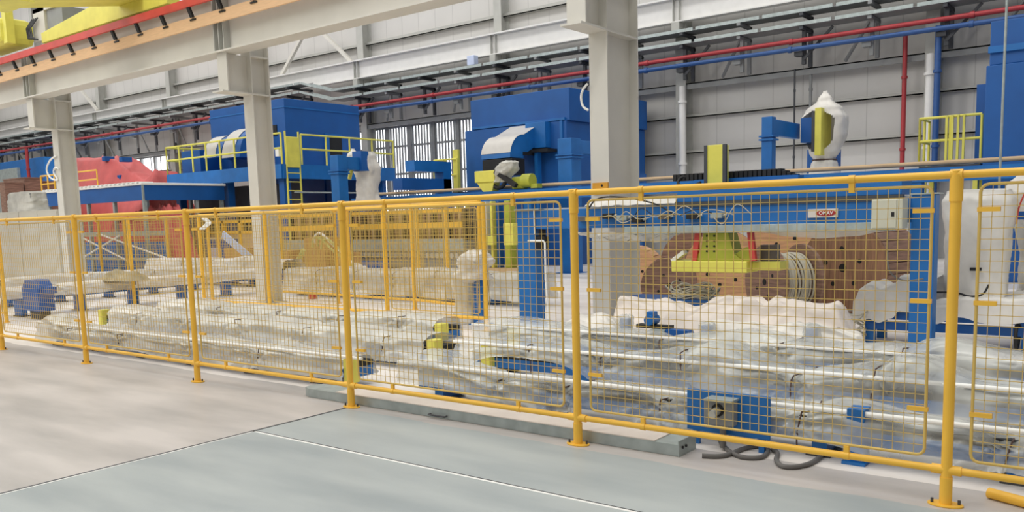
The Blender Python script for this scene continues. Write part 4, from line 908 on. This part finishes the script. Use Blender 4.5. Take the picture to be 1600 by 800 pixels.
for x in (xl+.4, (xl+xr)/2, xr-.3):
    for y in (YPf+.3, yB-.2): obj('support', MB().box(x-.15, x+.15, y-.15, y+.15, 0, zp1-.08), 'deep_blue', t)
obj('rear_shade_panel', MB().box(xl+.2, xr-.1, yB-.3, yB-.2, 0, zp1-.09), 'deep_blue', t)  # dark sheet standing in for the shade under the deck
obj('inner_shade_panel', MB().box(xl+.2, xr-.3, YPf+1.0, YPf+1.1, 0, zp1-.6), 'darkgrey', t)  # second dark sheet, added as shade below the deck
for z in (zp1-1.0, zp1-1.45): obj('cross_bar', MB().tube([(xr+.1, YPf+.4, z), (xr+.1, yB+2.0, z)], .03, 8), 'galv', t)
railing(t, [(xl, YPf+1.6), (xl, YPf), (xr, YPf)], zp1+.02, 1.1, 1.0, r=.035)
railing(t, [(xr, YPf+.9), (xr, yB+.3)], zp1+.02, 1.1, 1.1, r=.035)
ly = YPf+.45
la = obj('ladder_rail', MB().tube([(xr+.05, YPf+.15, 0), (xr+.05, YPf+.15, zp1+1.2)], .035, 8), 'lime', t); obj('ladder_rail', MB().tube([(xr+.05, YPf+.75, 0), (xr+.05, YPf+.75, zp1+1.2)], .035, 8), 'lime', t)
k = .3
while k < zp1+.8: obj('rung', MB().tube([(xr+.05, YPf+.15, k), (xr+.05, YPf+.75, k)], .02, 6), 'lime', t); k += .32
obj('cage_panel', MB().box(xr+.08, xr+.14, YPf+.12, YPf+.70, zp1-.1, zp1+1.0), 'lime', t, bevel=.02)
obj('lamp', MB().box(xr-.3, xr-.1, YPf-.05, YPf+.1, zp1+.3, zp1+.55), 'white', t)
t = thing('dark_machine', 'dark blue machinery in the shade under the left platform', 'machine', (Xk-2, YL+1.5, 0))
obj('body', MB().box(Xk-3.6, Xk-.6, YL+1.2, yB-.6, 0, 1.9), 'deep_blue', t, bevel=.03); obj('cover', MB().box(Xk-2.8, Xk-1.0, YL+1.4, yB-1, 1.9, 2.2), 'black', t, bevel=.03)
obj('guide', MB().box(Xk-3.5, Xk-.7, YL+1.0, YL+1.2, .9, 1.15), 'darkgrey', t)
# canopy
YC = 16.6
c = P(222, 289, YC); XC = c.x; zc1 = c.z; zc0 = P(222, 313, YC).z; yb_ = PX(350, 290, XC).y
t = thing('blue_canopy', 'low blue canopy with a white edged roof on thin grey posts', 'canopy', (XC, YC, 0))
xL = P(68, 300, YC).x
obj('front_fascia', MB().box(xL, XC, YC, YC+.05, zc0, zc1), 'deep_blue', t); obj('side_fascia', MB().box(XC-.05, XC, YC, yb_, zc0, zc1), 'deep_blue', t)
obj('roof', MB().box(xL-.05, XC+.05, YC-.06, yb_+.05, zc1, zc1+.09), 'white', t, bevel=.02)
for k in range(24): x = xL+.2+k*(XC-xL-.4)/23; obj('roof_rib', MB().box(x-.07, x+.07, YC-.1, YC+.5, zc1+.09, zc1+.13), 'white', t)
for (x, y) in ((XC-.1, YC+.1), (XC-.1, (YC+yb_)/2+.5), (XC-.1, yb_-.1), (XC-2.2, YC+.1), (XC-4.2, YC+.1), (xL+.2, YC+.1), (XC-2.2, yb_-.1), (XC-5.5, yb_-.1)): obj('post', MB().box(x-.06, x+.06, y-.06, y+.06, 0, zc1), 'galv', t)
obj('corner_trim', MB().box(XC-.03, XC+.02, YC-.02, YC+.05, zc0-.05, zc1), 'galv', t)
# scaffold under canopy
t = thing('scaffold_frame', 'grey braced scaffold frame under the blue canopy', 'scaffold', (XC-2, 16.3, 0))
sx0, sx1, sy = P(133, 400, 16.3).x, P(262, 400, 16.3).x, 16.3
for x in (sx0, (sx0*.45+sx1*.55), sx1): obj('upright', MB().tube([(x, sy, 0), (x, sy, 2.05)], .05, 8), 'galv', t)
obj('top_beam', MB().box(sx0, sx1, sy-.05, sy+.05, 1.38, 1.55), 'galv', t); obj('lower_bar', MB().tube([(sx0, sy, .55), (sx1, sy, .55)], .045, 8), 'galv', t)
for a, b in (((sx0, 1.35), (sx0+3.2, .5)), ((sx0, .6), (sx0+2.8, 1.4)), ((sx0+1.2, 1.5), (sx1, .6))): obj('brace', MB().tube([(a[0], sy-.05, a[1]), (b[0], sy-.05, b[1])], .035, 8), 'white', t)
# red tarpaulin machine
YTp = 21.9
def tarp(u, v):
    tabz = [(P(x, 260, YTp).x, P(x, y, YTp).z) for x, y in ((100, 300), (116, 262), (128, 251), (160, 248), (185, 246), (200, 250), (218, 268), (240, 283), (248, 276), (258, 268), (262, 290))]
    x = tabz[0][0]+(tabz[-1][0]-tabz[0][0])*u; q = 2*v-1
    h = [b_[1]+(d_[1]-b_[1])*(x-b_[0])/(d_[0]-b_[0]) for b_, d_ in zip(tabz, tabz[1:]) if x <= d_[0]+1e-6][0]; z = h*(1-max(0, abs(q)-.35)/.65*.55)
    if abs(q) > .8: z = h*(1-.45/.65*.55)*max(0, 1-(abs(q)-.8)/.2)
    return (x, YTp+q*1.7+.08*nz(x, q*2, 3), max(.004, z+.05*nz(x*1.2, q*2, 7)+.10*crease(x*.6+q, q*.8, 5, 1.3)))
t = thing('tarped_machine', 'tall machine under a red tarpaulin behind the blue canopy', 'machine', (P(180, 300, YTp).x, YTp, 0))
obj('tarpaulin', MB().grid(tarp, 90, 40), 'tarp_red', t)
for x, y in ((166, 248), (193, 249), (157, 285), (190, 277)):
    q = P(x, y, YTp-.7); obj('bracket', MB().box(q.x-.14, q.x+.14, YTp-.85, YTp-.35, q.z-.12, q.z+.1), 'deep_blue', t, bevel=.02)
t = thing('tarped_machine', 'low machine under a red tarpaulin seen through the fence below the canopy', 'machine', (P(250, 400, 17.6).x, 17.8, 0))
a, b = P(150, 380, 17.6).x, P(290, 380, 17.6).x
obj('tarpaulin', mound(a, b, 17.75, .6, [(a, .6), (a+2, 1.9), (b-1, 2.3), (b, 1.0)], 33, lo=.0, amp=.07, pw=5), 'tarp_red', t)
obj('blue_base', MB().box(a-2.2, b-.3, 16.95, 17.05, 0, 1.15), 'blue', t)
t = thing('railing_section', 'short yellow railing on the canopy roof beside the left steel column', 'railing', (P(90, 280, YC+1).x, YC+1, zc1+.09))
railing(t, [(P(64, 280, YC+1).x, YC+1), (P(85, 280, YC+1).x, YC+1)], zc1+.09, .75, .8, 'yellow', .035)
t = thing('railing_section', 'short yellow railing hoop on the canopy roof in front of the red tarpaulin', 'railing', (P(135, 280, YC+1).x, YC+1, zc1+.09))
railing(t, [(P(120, 280, YC+1).x, YC+1), (P(152, 280, YC+1).x, YC+1)], zc1+.09, .75, 1.5, 'yellow', .03)
# beige cabinets at left
YCb = 12.6
t = thing('control_cabinet', 'tall beige control cabinet at the left edge, beside the far steel column', 'cabinet', (P(70, 400, YCb).x, YCb, 0))
a, b, zc = P(36, 400, YCb).x, P(96, 400, YCb).x, P(70, 328, YCb).z
obj('body', MB().box(a, b, YCb, YCb+.7, .1, zc), 'cabinet', t, bevel=.01); obj('plinth', MB().box(a+.02, b-.02, YCb+.03, YCb+.65, 0, .1), 'darkgrey', t)
obj('door', MB().box(a+.03, (a+b)/2-.01, YCb-.02, YCb, .14, zc-.05), 'cabinet', t); obj('door', MB().box((a+b)/2+.01, b-.03, YCb-.02, YCb, .14, zc-.05), 'cabinet', t)
t = thing('control_cabinet', 'beige control cabinet cut off by the left edge of the photo', 'cabinet', (a-1.5, YCb, 0))
obj('body', MB().box(a-2.6, a-.02, YCb, YCb+.7, .1, zc), 'cabinet', t, bevel=.01); obj('plinth', MB().box(a-2.58, a-.05, YCb+.03, YCb+.65, 0, .1), 'darkgrey', t)
for k in range(3): obj('door', MB().box(a-2.57+k*.86, a-1.75+k*.86, YCb-.02, YCb, .14, zc-.05), 'cabinet', t)
q0, q1 = P(5, 320, YCb).x, P(47, 320, YCb).x; zz_ = P(25, 300, YCb).z
t = thing('film_wrapped_unit', 'film wrapped unit standing on the beige cabinets', 'unit', ((q0+q1)/2, YCb+.35, zc))
obj('core', MB().box(q0+.15, q1-.15, YCb+.1, YCb+.6, zc, zz_-.06), 'grey', t); obj('film', bag(((q0+q1)/2, YCb+.35), zc, zz_, [(0, (q1-q0)/2, .34), (.5, (q1-q0)/2*.93, .32), (.9, (q1-q0)/2*.9, .3), (1, (q1-q0)/2*.8, .26)], 91, 5, .03), 'film', t)
for i, (x0, x1, y0, y1) in enumerate(((0, 8, 287, 300), (7, 40, 282, 310), (46, 64, 286, 312))):
    Yk = 17.0+.95*i; a, b = P(x0, 300, Yk).x, P(x1, 300, Yk).x; z1 = P(x0, y0, Yk).z
    t = thing('plywood_crate', ('plywood crate top at the far left edge behind the cabinets', 'wide brown plywood crate behind the film wrapped unit', 'narrow brown plywood crate left of the canopy railing')[i], 'crate', ((a+b)/2, Yk, 0))
    obj('body', MB().box(a, b, Yk, Yk+.8, .12, z1), 'wood_dark', t); obj('lid', MB().box(a-.03, b+.03, Yk-.03, Yk+.83, z1, z1+.05), 'wood_dark', t); obj('skid', MB().box(a+.1, b-.1, Yk+.1, Yk+.3, 0, .12), 'wood', t)
# far blue rack machines at left, behind
t = thing('blue_machine', 'pale blue machine against the far wall beyond the cabinets', 'machine', (P(35, 270, 26).x, 26, 0))
a, b = P(-10, 270, 26).x, P(70, 270, 26).x
obj('body', MB().box(a, b, 26, 28, 0, P(30, 250, 26).z), 'blue', t, bevel=.02); obj('hood', MB().box(a+.5, b-3.5, 25.8, 26.6, 2, P(30, 262, 26).z), 'galv', t, bevel=.02)
# ------------------------------------------------------------------ long rack line in the middle distance
YK = 18.6
a, b = P(440, 380, YK).x, P(725, 380, YK).x
t = thing('roller_rack', 'long low roller rack line with yellow guard rails behind the inner fence', 'rack', ((a+b)/2, YK, 0))
obj('bed', MB().box(a, b, YK, YK+.85, .25, 1.05), 'grey', t); obj('bed_skirt', MB().box(a, b, YK-.04, YK, .75, 1.1), 'galv', t)
obj('guard_rail', MB().box(a, b, YK-.1, YK-.04, 1.42, 1.58), 'yellow', t); obj('guard_rail', MB().box(a, b, YK-.1, YK-.04, 1.86, 1.96), 'yellow', t)
for k in range(40): x = a+.2+k*(b-a-.4)/39; obj('rack_post', MB().box(x-.05, x+.05, YK+.3, YK+.4, 1.05, 1.9), ('black', 'wood_dark', 'tan')[k % 3], t)
for k in range(34): x = b-6.5+k*.19; obj('roller', MB().cyl((x, YK-.08, .62), (x, YK+.5, .62), .08, 10), 'aluminium', t)
for k in range(6): x = a+.6+k*(b-a-1.2)/5; obj('leg', MB().box(x-.12, x+.12, YK+.1, YK+.8, 0, .25), 'blue', t)
obj('blue_side', MB().box(b-6.6, b-3, YK-.12, YK-.05, .1, .45), 'blue', t); obj('tray_line', MB().box(a, b, YK-.3, YK-.05, .08, .22), 'paleblue', t)
obj('back_panel', MB().box(a, b, YK+.6, YK+.7, 1.05, 1.95), 'darkgrey', t)
for i, (x0, x1, y0, yb2, lb) in enumerate(((478, 520, 372, 425, 'tall cardboard box in front of the roller rack, beside the bent green hose'), (437, 462, 392, 424, 'small cardboard box right of the steel column'), (352, 398, 388, 420, 'wide cardboard box behind the slanting pale film strip'), (524, 552, 395, 427, 'low cardboard box behind the bent hoop of film strips'))):
    Yk = 16.75; g0 = P(x0, yb2, Yk); z1 = P(x0, y0, Yk).z; x1_ = P(x1, yb2, Yk).x
    t = thing('cardboard_box', lb, 'box', ((g0.x+x1_)/2, Yk, 0))
    obj('carton', MB().box(g0.x, x1_-.3, Yk, Yk+.6, 0, z1), 'card', t); obj('tape', MB().box(g0.x, x1_-.3, Yk+.27, Yk+.33, z1, z1+.004).box((g0.x+x1_)/2-.2, (g0.x+x1_)/2-.14, Yk-.003, Yk, z1*.6, z1), 'tan', t)
Yh = 16.3
single('bent_hose', MB().tube(curve([G(432, 436, .07), P(447, 424, 15.9), P(458, 416, 15.9), P(470, 400, 15.9), P(474, 390, 15.9)]), .07, 8), 'hose', 'thick pale green hose curving up right of the steel column', 'hose')
t = thing('film_strips', 'bent hoop of pale film strips leaning in front of the cardboard boxes', 'film strips', P(510, 425, Yh))
for i, (dx, dy) in enumerate(((0, 0), (5, 5), (11, 9), (-3, 6))):
    obj('strip', MB().tube(curve([P(491+dx, 380+dy, Yh), P(493+dx, 368+dy, Yh), P(503+dx, 366+dy, Yh), P(525+dx, 387+dy, Yh), P(555, 414+dy*.5, Yh), P(575, 426, Yh)]), .035, 6), 'hose' if i else 'white', t)
obj('film_end', mound(P(535, 420, Yh).x, P(585, 420, Yh).x, Yh, .4, [(P(535, 420, Yh).x, .1), (P(560, 410, Yh).x, .5), (P(585, 420, Yh).x, .05)], 55, nx=40), 'film_dense', t)
Yp = 15.2
single('film_strip', MB().bar(P(348, 366, Yp), P(348, 366, Yp)+(P(402, 412, Yp)-P(348, 366, Yp))*1.65, .05, .22, (0, 0, 1)), 'paleblue', 'pale blue film wrapped bar slanting down behind the steel column', 'bar')
t = thing('guard_panel', 'yellow guard panel line far behind the slanting pale bar', 'guard', (P(370, 380, 19.2).x, 19.2, 0))
a, b = P(325, 380, 19.3).x, P(405, 380, 19.3).x
obj('panel', MB().box(a, b, 19.3, 19.36, .5, 1.35), 'tan', t); obj('panel_frame', MB().box(a, b, 19.26, 19.3, 1.35, 1.45).box(a, b, 19.26, 19.3, 1.75, 1.85), 'yellow', t)
for k in range(4): x = a+k*(b-a)/3; obj('panel_post', MB().box(x-.06, x+.06, 19.26, 19.4, 0, 1.85), 'yellow', t)
t = thing('blue_unit', 'small blue machine with a pale top left of the slanting bar', 'machine', (P(313, 395, 18.8).x, 18.8, 0))
a, b = P(296, 395, 18.2).x, P(332, 395, 18.2).x
obj('body', MB().box(a, b, 18.8, 19.4, 0, 1.15), 'deep_blue', t, bevel=.02); obj('top', MB().box(a+.2, b-.1, 18.8, 19.4, 1.15, 1.22), 'cabinet', t); obj('front_box', MB().box(a+.6, b-.3, 18.6, 18.8, .3, .85), 'paleblue', t, bevel=.02)
# small things
q = P(488, 468, 12.2)
t = thing('hydrant_box', 'small red box on the floor between the two inner fences', 'box', (q.x, 12.2, 0))
obj('case', MB().box(q.x-.08, q.x+.08, 12.15, 12.28, 0, .12), 'red', t, bevel=.01); obj('cap', MB().box(q.x-.09, q.x+.09, 12.14, 12.29, .12, .14), 'wood_dark', t)
q = P(319, 349, 10.0)
single('film_scrap', MB().grid(lambda u, v: tuple(P(314+10*u+6*math.sin(4*v), 341+18*v, 9.68+.0)+Vector((0, .03*nz(u*4, v*4), 0))), 8, 12), 'white', 'white film scrap hanging on the inner fence, left of the slanting pale bar', 'scrap', solid=.004)
for i, (pts, lb) in enumerate((([(918, 131), (911, 140), (908, 152), (911, 166), (919, 172)], 'white hose hoop hung on the left of the near steel column'), ([(88, 243), (78, 251), (73, 265), (79, 278), (90, 281), (84, 270), (86, 262), (92, 264)], 'white hose hoop hung on the far left steel column'))):
    single('hose_hoop', MB().tube(curve([P(x, y, 10.97) for x, y in pts]), .022 if i else .018, 8), 'white', lb, 'hose')
q = P(940, 291, 10.96)
t = thing('warning_plate', 'orange yellow plate bolted to the near steel column above the fence', 'plate', (q.x, 10.99, q.z))
a, b = P(926, 286, 10.98), P(950, 291, 10.98)
obj('plate', MB().box(a.x, b.x, 10.97, 10.999, a.z-.16, a.z), 'orange_plate', t); obj('hole', MB().cyl((q.x, 10.965, a.z-.045), (q.x, 10.97, a.z-.045), .018, 10), 'black', t)
xa = P(1568, 130, 16).x
single('hanging_cable', MB().tube([(xa, 16, 0), (xa, 16, 9.5)], .02, 8), 'galv', 'thin grey cable hanging in front of the tall blue enclosure', 'cable')
